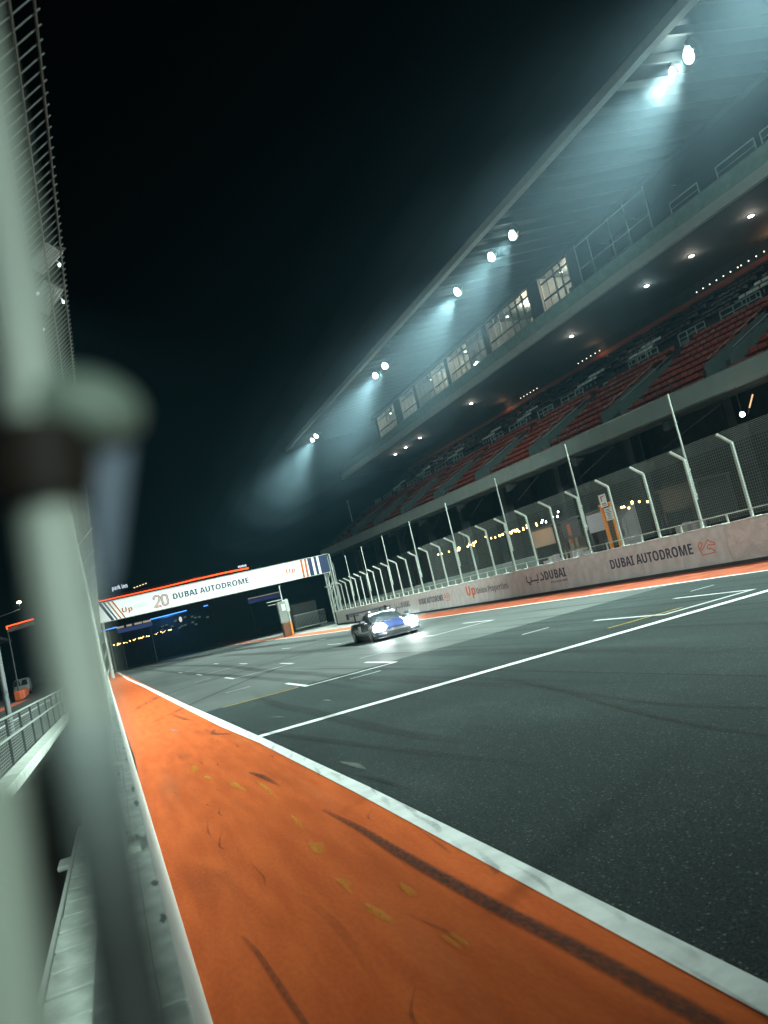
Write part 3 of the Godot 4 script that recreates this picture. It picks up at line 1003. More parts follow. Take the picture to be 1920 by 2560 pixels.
	for i in 9:
		var zc := -24.0 - 8.3 * i + RNG.randf_range(-1.0, 1.0)
		for k in 9: pales.append(Vector3(35.62 + 0.8 * (k % 2) , 10.3 + 0.48 * (k % 2) + 0.02, zc - 0.52 * int(k / 2.0) + RNG.randf_range(-0.03, 0.03)))
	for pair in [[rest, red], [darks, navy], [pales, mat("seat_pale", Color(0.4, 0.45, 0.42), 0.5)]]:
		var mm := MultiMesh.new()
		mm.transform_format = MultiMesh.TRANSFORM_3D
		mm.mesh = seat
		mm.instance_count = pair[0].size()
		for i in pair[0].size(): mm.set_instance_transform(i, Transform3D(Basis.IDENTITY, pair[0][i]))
		var o := MultiMeshInstance3D.new()
		o.name = "seats"
		o.multimesh = mm
		o.material_override = pair[1]
		g.add_child(o, true)
		o.transform = frame_of(g).affine_inverse() * GF
		o.set_meta("kind", "stuff")
	# back wall of the stand, red band at its top
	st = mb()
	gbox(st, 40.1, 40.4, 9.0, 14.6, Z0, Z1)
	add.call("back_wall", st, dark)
	st = mb()
	gbox(st, 40.02, 40.098, 13.35, 13.75, Z0, Z1)
	add.call("red_band", st, mat("band_red", Color(0.2, 0.03, 0.012), 0.6))
	var lb := mb()
	for i in 26:
		var zl: float = [-33.0, -37.0, -52.0, -62.0][i % 4] - 0.62 * int(i / 4.0)
		ball(lb, Vector3(39.9, 13.95, zl), Vector3.ONE * 0.042, 4)
	add.call("wall_lights", lb, glow("wall_light", Color(1.0, 0.85, 0.6), 3.0))
	# balcony slab below the suites
	st = mb()
	gprism(st, [[32.5, 15.12], [32.5, 15.95], [32.56, 16.02], [32.8, 16.02], [32.8, 15.3], [40.4, 15.3], [40.4, 14.62], [32.7, 14.62]], Z0, -101.5)
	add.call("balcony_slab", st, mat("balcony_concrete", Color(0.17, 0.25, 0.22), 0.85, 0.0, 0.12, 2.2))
	st = mb()
	gprism(st, [[32.42, 14.5], [32.42, 15.08], [32.46, 15.115], [32.69, 15.115], [32.69, 14.5]], Z0, -101.5)
	add.call("slab_lip", st, mat("slab_lip", Color(0.34, 0.37, 0.34), 0.7, 0.0, 0.06, 3.0))
	st = mb()
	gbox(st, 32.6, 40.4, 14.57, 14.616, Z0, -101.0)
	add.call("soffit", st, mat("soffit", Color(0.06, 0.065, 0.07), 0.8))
	suites(g, add)
	# roof
	st = mb()
	gprism(st, [[24.42, 18.6], [24.42, 19.05], [24.5, 19.1], [24.9, 19.1], [24.9, 18.66], [24.82, 18.6]], Z0, Z1)
	add.call("edge_beam", st, steel)
	for i in 72:
		var zr := 27.0 - 1.74 * i
		if zr < Z1: break
		st = mb()
		gprism(st, [[24.905, 18.68], [24.905, 19.02], [43.5, 21.6], [43.5, 20.8]], zr + 0.06, zr - 0.06)
		add.call("rafter", st, mat("rafter", Color(0.035, 0.042, 0.045), 0.6, 0.1))
	st = mb()
	gprism(st, [[24.6, 19.14], [24.6, 19.22], [44.0, 21.95], [44.0, 21.7]], Z0, Z1)
	add.call("roof_deck", st, mat("roof_deck", Color(0.02, 0.026, 0.03), 0.7))
	st = mb()
	gbox(st, 43.2, 43.6, -6.0, 21.7, Z0, Z1)
	add.call("rear_wall", st, dark)
	# raking frames and columns under the tiers
	for i in 13:
		var zf := 2.0 - 8.3 * i
		st = mb()
		gprism(st, [[26.6, 4.0], [26.6, 4.45], [33.7, 8.7], [40.0, 12.0], [40.0, 10.8], [33.7, 7.7]], zf + 0.25, zf - 0.25)
		gbox(st, 30.6, 31.2, -6.0, 6.8, zf + 0.3, zf - 0.3)
		gbox(st, 38.0, 38.6, -6.0, 10.4, zf + 0.3, zf - 0.3)
		add.call("raking_frame", st, dark)
	st = mb()
	gbox(st, 39.2, 39.5, -6.0, 9.2, Z0, Z1)
	add.call("concourse_wall", st, dark)
	for i in 9:
		st = mb()
		tube(st, [Vector3(27.4, 4.4, -20.0 - 8.3 * i), Vector3(29.5, 3.6, -27.0 - 8.3 * i)], 0.035, 5)
		add.call("tie_rod", st, conc)
	# lamps in the soffit
	var lm := glow("soffit_light", Color(1.0, 0.93, 0.8), 22.0)
	var cool := glow("soffit_light_cool", Color(0.75, 1.0, 0.97), 22.0)
	var zs := [-31.2, -35.9, -40.1, -49.0, -66.7, -80.2, -84.8, -88.4]
	for i in zs.size():
		var p := GF * Vector3(35.5, 14.5, zs[i])
		var o := thing("ceiling_light", "round lamp under the balcony soffit, %s from the near end" % ORD[i], "ceiling light", p, "lamps under the balcony soffit")
		var q := mb()
		tube(q, [p + Vector3(0, 0.02, 0), p + Vector3(0, 0.1, 0)], 0.2, 12)
		obj("housing", q, dark, o)
		q = mb()
		ball(q, p, Vector3(0.16, 0.05, 0.16), 6)
		obj("lens", q, cool if i == 2 else lm, o)
		omni(p - Vector3(0, 0.35, 0), 0.7, Color(0.75, 1.0, 0.97) if i == 2 else Color(1.0, 0.9, 0.75), 0.1)
	# warm light that spills over the back row near the right edge
	omni(GF * Vector3(39.55, 13.95, -33.5), 0.9, Color(1.0, 0.5, 0.2), 0.1)
	omni(GF * Vector3(39.55, 13.95, -52.0), 0.3, Color(1.0, 0.5, 0.25), 0.1)
	omni(GF * Vector3(39.55, 13.95, -68.0), 0.4, Color(1.0, 0.5, 0.25), 0.1)

# glazed suites on the balcony: [far end, near end, lit]
func suites(g: Node3D, add: Callable) -> void:
	var bays := [[-48.5, -44.9, 1.0], [-57.2, -50.4, 0.8], [-61.2, -58.4, 0.25], [-65.5, -61.5, 1.1], [-69.5, -66.6, 1.0], [-73.8, -70.0, 0.35], [-78.6, -74.9, 0.7], [-86.6, -81.0, 1.0]]
	var piers := [[-44.85, -43.5], [-50.35, -48.55], [-58.35, -57.25], [-61.45, -61.25], [-66.55, -65.55], [-69.95, -69.55], [-74.85, -73.85], [-80.95, -78.65], [-87.4, -86.65]]
	var pm := mat("suite_pier", Color(0.03, 0.04, 0.045), 0.7)
	var wallm := mat("suite_wall", Color(0.5, 0.45, 0.34), 0.8)
	var framem := mat("mullion", Color(0.05, 0.055, 0.05), 0.5)
	var gl := glass("suite_glass", 0.08)
	var st := mb()
	for p in piers:
		st = mb()
		gbox(st, 33.55, 38.0, 15.3, 19.0, p[0] + 0.15, p[1] - 0.15)
		add.call("pier", st, pm)
	st = mb()
	gbox(st, 33.3, 40.3, 19.0, 19.3, Z0, -88.0)
	add.call("suite_ceiling", st, pm)
	st = mb()
	gbox(st, 38.0, 38.3, 15.3, 19.0, -43.5, -88.0)
	add.call("suite_wall", st, wallm)
	st = mb()
	gbox(st, 36.0, 36.3, 15.3, 19.0, Z0, -43.0)
	add.call("suite_wall", st, pm)
	st = mb()
	gbox(st, 33.6, 38.0, 15.3, 19.0, -87.45, -87.7)
	add.call("suite_wall", st, pm)
	for bi in bays.size():
		var b: Array = bays[bi]
		var za: float = b[0]
		var zb: float = b[1]
		st = mb()
		gbox(st, 33.66, 33.675, 15.5, 18.95, za, zb)
		var win := add.call("window", st, gl) as MeshInstance3D
		var n := int(round((zb - za) / 1.0))
		st = mb()
		for k in n + 1:
			var zz := lerpf(za, zb, float(k) / n)
			gbox(st, 33.6, 33.72, 15.5, 18.96, zz + 0.03, zz - 0.03)
		for h in [15.55, 17.25, 18.45, 18.93]:
			gbox(st, 33.58, 33.74, h - (0.05 if h > 17.0 and h < 18.0 else 0.03), h + 0.04, za, zb)
		add.call("frame", st, framem, win)
		if b[2] > 0.0:
			omni(GF * Vector3(35.6, 18.5, (za + zb) * 0.5), 26.0 * b[2], Color(1.0, 0.86, 0.62), 0.15)
			st = mb()
			for k in maxi(2, n / 2):
				ball(st, Vector3(35.0 + 0.8 * (k % 2), 18.93, lerpf(za, zb, (k + 0.5) / maxi(2, n / 2))), Vector3(0.12, 0.04, 0.12), 4)
			add.call("ceiling_spotlight", st, glow("suite_light", Color(1.0, 0.92, 0.75), 12.0), win)
			st = mb()
			for k in n:
				gbox(st, 34.6 + RNG.randf() * 1.5, 35.4 + RNG.randf() * 1.5, 15.3, 16.1 + RNG.randf() * 0.9, lerpf(za, zb, (k + 0.2) / n), lerpf(za, zb, (k + 0.2 + RNG.randf() * 0.5) / n))
			add.call("furniture", st, framem, win)
		else:
			st = mb()
			for k in 9: ball(st, Vector3(34.2 + RNG.randf() * 2.5, 17.6 + RNG.randf() * 1.2, lerpf(za, zb, RNG.randf())), Vector3.ONE * 0.07, 4)
			add.call("small_lights", st, glow("suite_light_cool", Color(0.8, 1.0, 1.0), 7.0), win)
	var tv := mb()
	box(tv, Vector3(34.6, 16.9, -45.9), Vector3(0.05, 0.6, 1.0), Basis(Vector3.UP, 0.5))
	add.call("wall_screen", tv, framem)
	# open steel cage and railings nearer than the suites
	var cm := mat("cage_steel", Color(0.4, 0.46, 0.44), 0.6)
	st = mb()
	for zz in [-43.4, -41.9, -39.6, -38.0, -36.0]:
		tube(st, [Vector3(33.4, 15.9, zz), Vector3(33.4, 19.2 if zz > -39.0 or zz < -43.0 else 18.9, zz)], 0.045, 5)
	for q in [[-43.4, -36.0, 17.3], [-43.4, -36.0, 18.85], [-43.4, -36.0, 19.2], [-41.9, -38.0, 16.5]]:
		tube(st, [Vector3(33.4, q[2], q[0]), Vector3(33.4, q[2], q[1])], 0.04, 5)
	for zz in [-43.4, -40.0, -36.0]:
		tube(st, [Vector3(33.4, 19.2, zz), Vector3(35.9, 19.0, zz)], 0.04, 5)
	add.call("steel_cage", st, cm)
	for q in [[-33.8, -31.6], [-30.2, -27.6], [-27.2, -25.9]]:
		st = mb()
		for zz in [q[0], q[1]]: tube(st, [Vector3(32.9, 16.0, zz), Vector3(32.9, 16.75, zz)], 0.04, 5)
		tube(st, [Vector3(32.9, 16.75, q[0]), Vector3(32.9, 16.75, q[1])], 0.04, 5)
		tube(st, [Vector3(32.9, 16.4, q[0]), Vector3(32.9, 16.4, q[1])], 0.02, 5)
		add.call("terrace_railing", st, cm)
	st = mb()
	for k in 9: ball(st, Vector3(33.2 + 0.1 * (k % 3), 16.15 + 0.1 * (k % 4), -59.2 - 0.14 * k), Vector3.ONE * 0.09, 4)
	add.call("cluster_light", st, glow("cluster_light", Color(0.9, 1.0, 0.98), 12.0))

# ---------------------------------------------------------------- under the stand
func concourse() -> void:
	flat("concourse_paving", [Vector2(16.4, 10), Vector2(16.4, -30), Vector2(18.0, -62), Vector2(20, -72)], [Vector2(45, 10), Vector2(45, -30), Vector2(45, -62), Vector2(45, -100)], 0.006, mat("paving", Color(0.06, 0.065, 0.065), 0.85, 0.0, 0.2, 3.0))
	var low := thing("parapet_wall", "low grey concrete wall on the concourse behind the catch fence", "wall", Vector3(19.2, 0, -45))
	var cm := mat("low_wall", Color(0.2, 0.23, 0.21), 0.8, 0.0, 0.1, 2.0)
	var z := -33.5
	while z > -74.0:
		var st := mb()
		cbox(st, Vector3(19.2 + 0.0011 * pow(maxf(0.0, -z - 30.0), 2.0), 0.82, z - 1.2), Vector3(0.2, 1.64, 2.38), 0.02, Basis(Vector3.UP, -0.0022 * maxf(0.0, -z - 30.0) * -1.0))
		obj("wall_panel", st, cm, low)
		z -= 2.4
	# kiosks
	var warm := mat("kiosk_warm", Color(0.34, 0.24, 0.18), 0.8)
	var pale := mat("kiosk_pale", Color(0.42, 0.38, 0.4), 0.8)
	var dk := mat("kiosk_dark", Color(0.035, 0.035, 0.04), 0.7)
	var specs := [["beige kiosk with a dark hatch under the string of lamps", -46.9, -43.6, warm], ["dark kiosk with an orange sign board behind the fence", -43.2, -40.6, dk], ["white-fronted kiosk with grey counters left of the orange frame", -40.3, -38.2, pale], ["grey closed kiosk right of the orange frame", -33.5, -30.6, dk]]
	for i in specs.size():
		var s: Array = specs[i]
		var za: float = s[1]
		var zb: float = s[2]
		var o := thing("food_kiosk", s[0], "kiosk", Vector3(27.8, 0, (za + zb) * 0.5), "kiosks under the grandstand")
		var st := mb()
		gbox(st, 27.0, 29.0, 0.0, 0.9, za, zb)
		obj("counter", st, dk, o)
		st = mb()
		gbox(st, 28.8, 29.0, 0.9, 3.3, za, zb)
		obj("rear_panel", st, s[3], o)
		st = mb()
		gbox(st, 27.0, 27.1, 2.2, 3.3, za, zb - (zb - za) * 0.2)
		obj("fascia", st, s[3], o)
		st = mb()
		gbox(st, 26.8, 29.1, 3.3, 3.42, za, zb)
		obj("roof", st, dk, o)
		for f in [0.02, 0.98]:
			st = mb()
			var zz := lerpf(za, zb, f)
			gbox(st, 27.0, 27.1, 0.9, 3.3, zz - 0.05, zz + 0.05)
			obj("post", st, dk, o)
		st = mb()
		for k in 4: gbox(st, 27.1, 27.4, 0.9, 1.2 + 0.4 * RNG.randf(), lerpf(za, zb, 0.15 + 0.2 * k), lerpf(za, zb, 0.26 + 0.2 * k))
		obj("goods", st, pale if i != 2 else dk, o)
		if i == 1:
			st = mb()
			gbox(st, 26.95, 26.99, 2.4, 3.1, -42.4, -42.05)
			gbox(st, 26.95, 26.99, 1.9, 2.2, -42.4, -42.1)
			obj("sign_board", st, mat("sign_orange", Color(0.25, 0.06, 0.015), 0.6), o)
	# strings of lamps
	var bulb := glow("bulb_warm", Color(1.0, 0.62, 0.22), 14.0)
	var bulbw := glow("bulb_white", Color(0.95, 0.97, 1.0), 14.0)
	var wire := mat("cable", Color(0.02, 0.02, 0.02), 0.7)
	var strings := [["string of warm bulbs over the far kiosks", -57.5, -48.5, 3.55, 20, false], ["string of warm bulbs over the middle of the concourse", -48.3, -43.4, 3.5, 22, false], ["string of white bulbs over the beige kiosk", -43.0, -40.2, 3.62, 7, true], ["short string of warm bulbs right of the orange frame", -35.2, -32.4, 2.95, 10, false]]
	for s in strings:
		var o := thing("light_string", s[0], "string lights", Vector3(25.2, s[3], (s[1] + s[2]) * 0.5), "strings of bulbs under the grandstand")
		var pts := []
		var n: int = s[4]
		var sm := mb()
		ball(sm, Vector3.ZERO, Vector3(0.055, 0.06, 0.055), 4)
		var mesh := sm.commit()
		for k in n:
			var f := (k + 0.5) / n
			var p := Vector3(25.2 + RNG.randf_range(-0.7, 0.7), s[3] + 0.08 * sin(f * 15.0) + RNG.randf_range(-0.06, 0.16), lerpf(s[1], s[2], f) + RNG.randf_range(-0.15, 0.15))
			pts.append(p + Vector3(0, 0.1, 0))
			obj("bulb", mesh, bulbw if s[5] else bulb, o, Transform3D(Basis.IDENTITY, p))
		var cb := mb()
		tube(cb, pts, 0.008, 4)
		obj("cable", cb, wire, o)
		omni(Vector3(25.4, s[3] - 0.3, (s[1] + s[2]) * 0.5), 0.9, Color(0.95, 0.97, 1.0) if s[5] else Color(1.0, 0.6, 0.25), 0.3)
	# two lamps hung under the front beam near the right edge
	var p := Vector3(25.6, 5.25, -25.4)
	var o := thing("hanging_lamp", "round white lamp hanging under the front beam of the stand", "lamp", p)
	var st := mb()
	ball(st, p, Vector3(0.11, 0.11, 0.11), 6)
	obj("lamp_globe", st, glow("globe_lamp", Color(1.0, 0.93, 0.8), 14.0), o)
	st = mb()
	tube(st, [p + Vector3(0, 0.1, 0), p + Vector3(0, 1.2, 0)], 0.012, 5)
	obj("stem", st, dk, o)
	omni(p, 0.6, Color(1, 0.9, 0.75), 0.1)
	p = Vector3(25.6, 5.6, -24.7)
	o = thing("tube_lamp", "slanting warm tube lamp beside the round lamp under the stand", "lamp", p)
	st = mb()
	tube(st, [p + Vector3(0, 0.25, 0.1), p + Vector3(0, -0.2, -0.25)], 0.03, 6)
	obj("lamp_tube", st, glow("tube_lamp", Color(1.0, 0.6, 0.3), 1.2), o)
	st = mb()
	tube(st, [p + Vector3(0, -0.2, -0.25), p + Vector3(0, -0.42, -0.4)], 0.022, 6)
	obj("handle", st, dk, o)

# ---------------------------------------------------------------- bridge sign over the track
func gantry() -> void:
	var a := Vector3(-0.62, 0, -75.0)
	var b := Vector3(20.4, 0, -73.6)
	var x := (b - a).normalized()
	var n := x.cross(Vector3.UP)
	if n.z < 0: n = -n
	var ln := (b - a).length()
	var y0 := 4.96
	var y1 := 6.63
	var g := thing("sign_gantry", "white bridge sign across the track reading DUBAI AUTODROME", "gantry", (a + b) * 0.5)
	var P := func(s: float, y: float, o := 0.0) -> Vector3: return a + x * s + Vector3(0, y, 0) + n * o
	var bx := Basis(x, Vector3.UP, n)
	var white := glow("sign_face_white", Color(0.88, 1.0, 0.95), 0.4)  # emission stands in for lamplight falling on the face
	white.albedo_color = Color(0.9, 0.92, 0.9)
	white.roughness = 0.5
	var navy := mat("sign_navy", Color(0.03, 0.045, 0.11), 0.5)
	var orange := mat("sign_orange_print", Color(0.62, 0.13, 0.025), 0.5)
	var pink := mat("sign_pink_print", Color(0.62, 0.2, 0.13), 0.5)
	var grey := mat("sign_grey_print", Color(0.45, 0.47, 0.47), 0.6)
	var steel := mat("gantry_steel", Color(0.5, 0.53, 0.49), 0.5, 0.2)
	var st := mb()
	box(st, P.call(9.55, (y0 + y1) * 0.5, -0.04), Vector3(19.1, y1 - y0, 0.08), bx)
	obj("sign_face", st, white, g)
	st = mb()
	box(st, P.call(20.07, (y0 + y1) * 0.5, -0.04), Vector3(1.94, y1 - y0, 0.08), bx)
	obj("sign_end", st, navy, g)
	st = mb()
	for yy in [y0 - 0.03, y1 + 0.03]: box(st, P.call(ln * 0.5, yy, -0.04), Vector3(ln + 0.1, 0.06, 0.14), bx)
	obj("sign_frame", st, steel, g)
	# truss behind the face
	st = mb()
	for o in [-0.3, -1.4]:
		for yy in [y0 + 0.1, y1 - 0.1]: tube(st, [P.call(0.0, yy, o), P.call(ln, yy, o)], 0.06, 6)
		for k in 14:
			var s0 := ln * k / 14.0
			tube(st, [P.call(s0, y0 + 0.1, o), P.call(s0 + ln / 28.0, y1 - 0.1, o), P.call(s0 + ln / 14.0, y0 + 0.1, o)], 0.035, 5)
	obj("truss", st, steel, g)
	for s in [-0.5, ln - 0.35]:
		st = mb()
		for o in [-0.3, -1.4]:
			tube(st, [P.call(s, 0.0, o), P.call(s, y1, o)], 0.09, 8)
			tube(st, [P.call(s + 0.6, 0.0, o), P.call(s + 0.6, y1, o)], 0.09, 8)
			for k in 4: tube(st, [P.call(s, 1.4 * k, o), P.call(s + 0.6, 1.4 * k + 1.35, o)], 0.05, 6)
		obj("leg", st, steel, g)
	# print
	var band := func(s: float, w: float, slant: float, m: Material) -> void:
		var q := mb()
		prism(q, PackedVector2Array([Vector2(s, y1), Vector2(s + w, y1), Vector2(s + w + slant, y0), Vector2(s + slant, y0)]), a + n * 0.002, x, Vector3.UP, n * 0.006)
		obj("stripe", q, m, g)
	band.call(0.12, 0.26, 0.82, navy)
	band.call(0.52, 0.14, 0.82, navy)
	band.call(0.86, 0.13, 0.82, orange)
	band.call(1.22, 0.13, 0.82, orange)
	band.call(18.42, 0.2, -0.05, orange)
	band.call(18.8, 0.2, -0.05, orange)
	for q in [[19.13, 0.18], [19.5, 0.22], [19.98, 0.22]]:
		var st2 := mb()
		box(st2, P.call(q[0] + 0.1, (y0 + y1) * 0.5, 0.005), Vector3(q[1], y1 - y0, 0.006), bx)
		obj("stripe", st2, white if q[0] > 19.2 else navy, g)
	var W := func(s: String, s0: float, s1: float, yc: float, cap: float, m: Material, bold := true) -> void:
		write(s, P.call((s0 + s1) * 0.5, yc, 0.004), x, Vector3.UP, cap, s1 - s0, m, g, null, "lettering", bold)
	W.call("DUBAI AUTODROME", 6.45, 13.35, 5.83, 0.5, navy)
	W.call("The place to race", 9.9, 12.3, 5.28, 0.13, pink, false)
	W.call("Up", 1.95, 2.85, 5.62, 0.42, orange)
	W.call("Union", 3.05, 3.75, 5.82, 0.12, grey, false)
	W.call("Properties", 3.05, 4.3, 5.62, 0.13, grey, false)
	W.call("Up", 16.9, 17.8, 5.86, 0.42, orange)
	# circuit emblem and the Arabic line
	st = mb()
	stroke(st, emblem_points(1.35, 0.72), P.call(14.35, 5.48, 0.002), x, Vector3.UP, 0.035)
	obj("emblem", st, pink, g)
	st = mb()
	for s in arabic_points(0.9, 0.26): stroke(st, s, P.call(16.2, 5.66, 0.002), x, Vector3.UP, 0.045)
	obj("lettering", st, grey, g)
	# the outlined 20
	for q in [[0.17, navy, 0.002], [0.13, pink, 0.005], [0.035, white, 0.009]]:
		st = mb()
		var o: Vector3 = P.call(5.35, 5.72, q[2])
		var two := []
		for k in 9:
			var f := PI - PI * k / 8.0
			two.append(Vector2(-0.32 + 0.26 * cos(f), 0.27 + 0.24 * sin(f)))
		two.append(Vector2(-0.12, 0.06))
		two.append(Vector2(-0.58, -0.46))
		two.append(Vector2(-0.1, -0.46))
		var zero := []
		for k in 17:
			var f := TAU * k / 16.0
			zero.append(Vector2(0.36 + 0.24 * cos(f), 0.24 * sin(f) + (0.22 if sin(f) > 0.01 else (-0.22 if sin(f) < -0.01 else 0.0))))
		stroke(st, two, o, x, Vector3.UP, q[0], 0.004)
		stroke(st, zero, o, x, Vector3.UP, q[0], 0.004)
		obj("numeral", st, q[1], g)

# ---------------------------------------------------------------- the car
func section(z: float, half: Array) -> Array:
	# half: [x, y] from the bottom centre over the flank to the top centre
	var out := []
	for v in half: out.append(Vector3(v[0], v[1], z))
	for i in range(half.size() - 2, 0, -1): out.append(Vector3(-half[i][0], half[i][1], z))
	return out

func loft(st: SurfaceTool, secs: Array) -> void:
	var raw := mb()
	raw.set_smooth_group(0)
	for i in secs.size() - 1:
		var p: Array = secs[i]
		var q: Array = secs[i + 1]
		var m := p.size()
		for k in m:
			var l := (k + 1) % m
			for v in [p[k], q[l], q[k], p[k], p[l], q[l]]: raw.add_vertex(v)
	for e in [0, secs.size() - 1]:
		var p: Array = secs[e]
		for k in range(1, p.size() - 1):
			for v in ([p[0], p[k + 1], p[k]] if e == 0 else [p[0], p[k], p[k + 1]]): raw.add_vertex(v)
	raw.index()
	raw.generate_normals()
	st.append_from(raw.commit(), 0, Transform3D.IDENTITY)

func race_car() -> void:
	var root := thing("race_car", "low dark blue racing coupe with both headlamps blazing on the track", "car", Transform3D(Basis(Vector3.UP, deg_to_rad(-3.0)).scaled(Vector3.ONE * 0.82), Vector3(8.85, 0.0, -26.9)))
	var f := root.transform
	var blue := mat("car_blue", Color(0.006, 0.03, 0.17), 0.25, 0.2)
	blue.clearcoat_enabled = true
	var dark := mat("car_dark", Color(0.004, 0.008, 0.02), 0.3, 0.1)
	dark.clearcoat_enabled = true
	var white := mat("car_white", Color(0.75, 0.77, 0.75), 0.35)
	var black := mat("car_black", Color(0.008, 0.008, 0.009), 0.6)
	var add := func(called: String, st: SurfaceTool, m: Material, p: Node = null) -> MeshInstance3D:
		return obj(called, st, m, p if p else root, f)
	# body: front at +z
	var st := mb()
	loft(st, [
		section(2.28, [[0.0, 0.12], [0.8, 0.14], [0.86, 0.2], [0.8, 0.3], [0.5, 0.36], [0.0, 0.37]]),
		section(2.1, [[0.0, 0.09], [0.88, 0.1], [0.95, 0.24], [0.9, 0.42], [0.55, 0.44], [0.0, 0.46]]),
		section(1.75, [[0.0, 0.09], [0.92, 0.1], [0.98, 0.36], [0.9, 0.6], [0.6, 0.53], [0.0, 0.55]]),
		section(1.35, [[0.0, 0.09], [0.94, 0.1], [1.0, 0.42], [0.9, 0.72], [0.62, 0.63], [0.0, 0.64]]),
		section(0.95, [[0.0, 0.09], [0.92, 0.1], [0.97, 0.42], [0.88, 0.7], [0.64, 0.7], [0.0, 0.72]]),
		section(0.3, [[0.0, 0.09], [0.92, 0.1], [0.94, 0.42], [0.88, 0.66], [0.7, 0.7], [0.0, 0.74]]),
		section(-0.7, [[0.0, 0.09], [0.92, 0.1], [0.96, 0.45], [0.92, 0.72], [0.7, 0.74], [0.0, 0.76]]),
		section(-1.35, [[0.0, 0.1], [0.94, 0.11], [1.0, 0.5], [0.93, 0.8], [0.65, 0.8], [0.0, 0.82]]),
		section(-1.9, [[0.0, 0.16], [0.92, 0.18], [0.97, 0.5], [0.9, 0.78], [0.6, 0.8], [0.0, 0.82]]),
		section(-2.25, [[0.0, 0.3], [0.86, 0.3], [0.92, 0.5], [0.85, 0.72], [0.5, 0.76], [0.0, 0.78]])])
	var body := add.call("body", st, dark) as MeshInstance3D
	# bonnet panel in bright blue with white edging
	st = mb()
	var zz := [2.12, 1.75, 1.35, 0.98]
	var yy := [0.455, 0.549, 0.645, 0.722]
	for i in 3:
		quad(st, Vector3(-0.42, yy[i] + 0.012, zz[i]), Vector3(0.42, yy[i] + 0.012, zz[i]), Vector3(0.5, yy[i + 1] + 0.012, zz[i + 1]), Vector3(-0.5, yy[i + 1] + 0.012, zz[i + 1]))
	add.call("bonnet_panel", st, blue, body)
	st = mb()
	for s in [-1.0, 1.0]:
		for i in 3:
			var p := Vector3(s * (0.45 + 0.03 * i), yy[i] + 0.016, zz[i])
			var q := Vector3(s * (0.48 + 0.03 * i), yy[i + 1] + 0.016, zz[i + 1])
			tube(st, [p, q], 0.028, 6)
		tube(st, [Vector3(s * 0.45, 0.46, 2.12), Vector3(s * 0.82, 0.5, 1.98)], 0.022, 6)
		tube(st, [Vector3(s * 0.985, 0.46, 1.2), Vector3(s * 0.96, 0.4, 0.2), Vector3(s * 0.97, 0.55, -0.9)], 0.03, 6)
	add.call("stripe", st, white, body)
	st = mb()
	for s in [-1.0, 1.0]: cbox(st, Vector3(s * 0.975, 0.55, -0.2), Vector3(0.03, 0.3, 0.42), 0.01)
	add.call("number_plate", st, white, body)
	# bonnet opening
	st = mb()
	box(st, Vector3(0, 0.745, 0.98), Vector3(0.62, 0.02, 0.16))
	add.call("bonnet_vent", st, black, body)
	# cabin
	st = mb()
	loft(st, [
		section(0.98, [[0.0, 0.6], [0.66, 0.6], [0.68, 0.64], [0.64, 0.7], [0.4, 0.73], [0.0, 0.74]]),
		section(0.3, [[0.0, 0.6], [0.74, 0.6], [0.74, 0.74], [0.62, 1.0], [0.4, 1.06], [0.0, 1.08]]),
		section(-0.2, [[0.0, 0.6], [0.76, 0.6], [0.76, 0.76], [0.58, 1.1], [0.36, 1.15], [0.0, 1.17]]),
		section(-0.8, [[0.0, 0.6], [0.76, 0.6], [0.76, 0.78], [0.56, 1.08], [0.34, 1.13], [0.0, 1.15]]),
		section(-1.5, [[0.0, 0.6], [0.7, 0.6], [0.68, 0.76], [0.48, 0.92], [0.3, 0.97], [0.0, 0.98]]),
		section(-2.1, [[0.0, 0.6], [0.5, 0.6], [0.5, 0.72], [0.4, 0.78], [0.2, 0.8], [0.0, 0.8]])])
	var cabin := add.call("cabin", st, mat("car_glass", Color(0.02, 0.03, 0.035), 0.08), null) as MeshInstance3D
	st = mb()
	prism(st, PackedVector2Array([Vector2(-0.6, 0), Vector2(0.6, 0), Vector2(0.54, 0.17), Vector2(-0.54, 0.17)]), Vector3(0, 1.015, 0.3), Vector3.RIGHT, Vector3(0, 0.34, -0.94).normalized(), Vector3(0, 0.05, 0.02))
	add.call("windscreen_banner", st, white, cabin)
	st = mb()
	for s in [-1.0, 1.0]: tube(st, [Vector3(s * 0.66, 0.72, 0.95), Vector3(s * 0.65, 0.98, 0.32), Vector3(s * 0.58, 1.12, -0.2)], 0.035, 6)
	add.call("pillar", st, dark, cabin)
	st = mb()
	for s in [-0.42, 0.42]: cbox(st, Vector3(s, 1.19, -0.1), Vector3(0.1, 0.06, 0.16), 0.02)
	add.call("roof_lamp", st, white, cabin)
	st = mb()
	cbox(st, Vector3(0, 0.13, 2.35), Vector3(1.86, 0.035, 0.34), 0.012)
	add.call("splitter", st, black)
	st = mb()
	box(st, Vector3(0, 0.25, 2.26), Vector3(1.05, 0.14, 0.06))
	add.call("grille", st, black)
	for s in [-1.0, 1.0]:
		st = mb()
		cbox(st, Vector3(s * 0.99, 0.86, 0.62), Vector3(0.2, 0.12, 0.1), 0.03)
		tube(st, [Vector3(s * 0.78, 0.74, 0.62), Vector3(s * 0.94, 0.84, 0.62)], 0.018, 5)
		add.call("mirror", st, dark)
		for z in [1.42, -1.42]:
			st = mb()
			tube(st, [Vector3(s * 0.72, 0.33, z), Vector3(s * 0.985, 0.33, z)], 0.33, 20)
			var w := add.call("wheel", st, black) as MeshInstance3D
			st = mb()
			tube(st, [Vector3(s * 0.95, 0.33, z), Vector3(s * 1.0, 0.33, z)], 0.2, 12)
			add.call("rim", st, mat("rim", Color(0.2, 0.2, 0.2), 0.4, 0.6), w)
		st = mb()
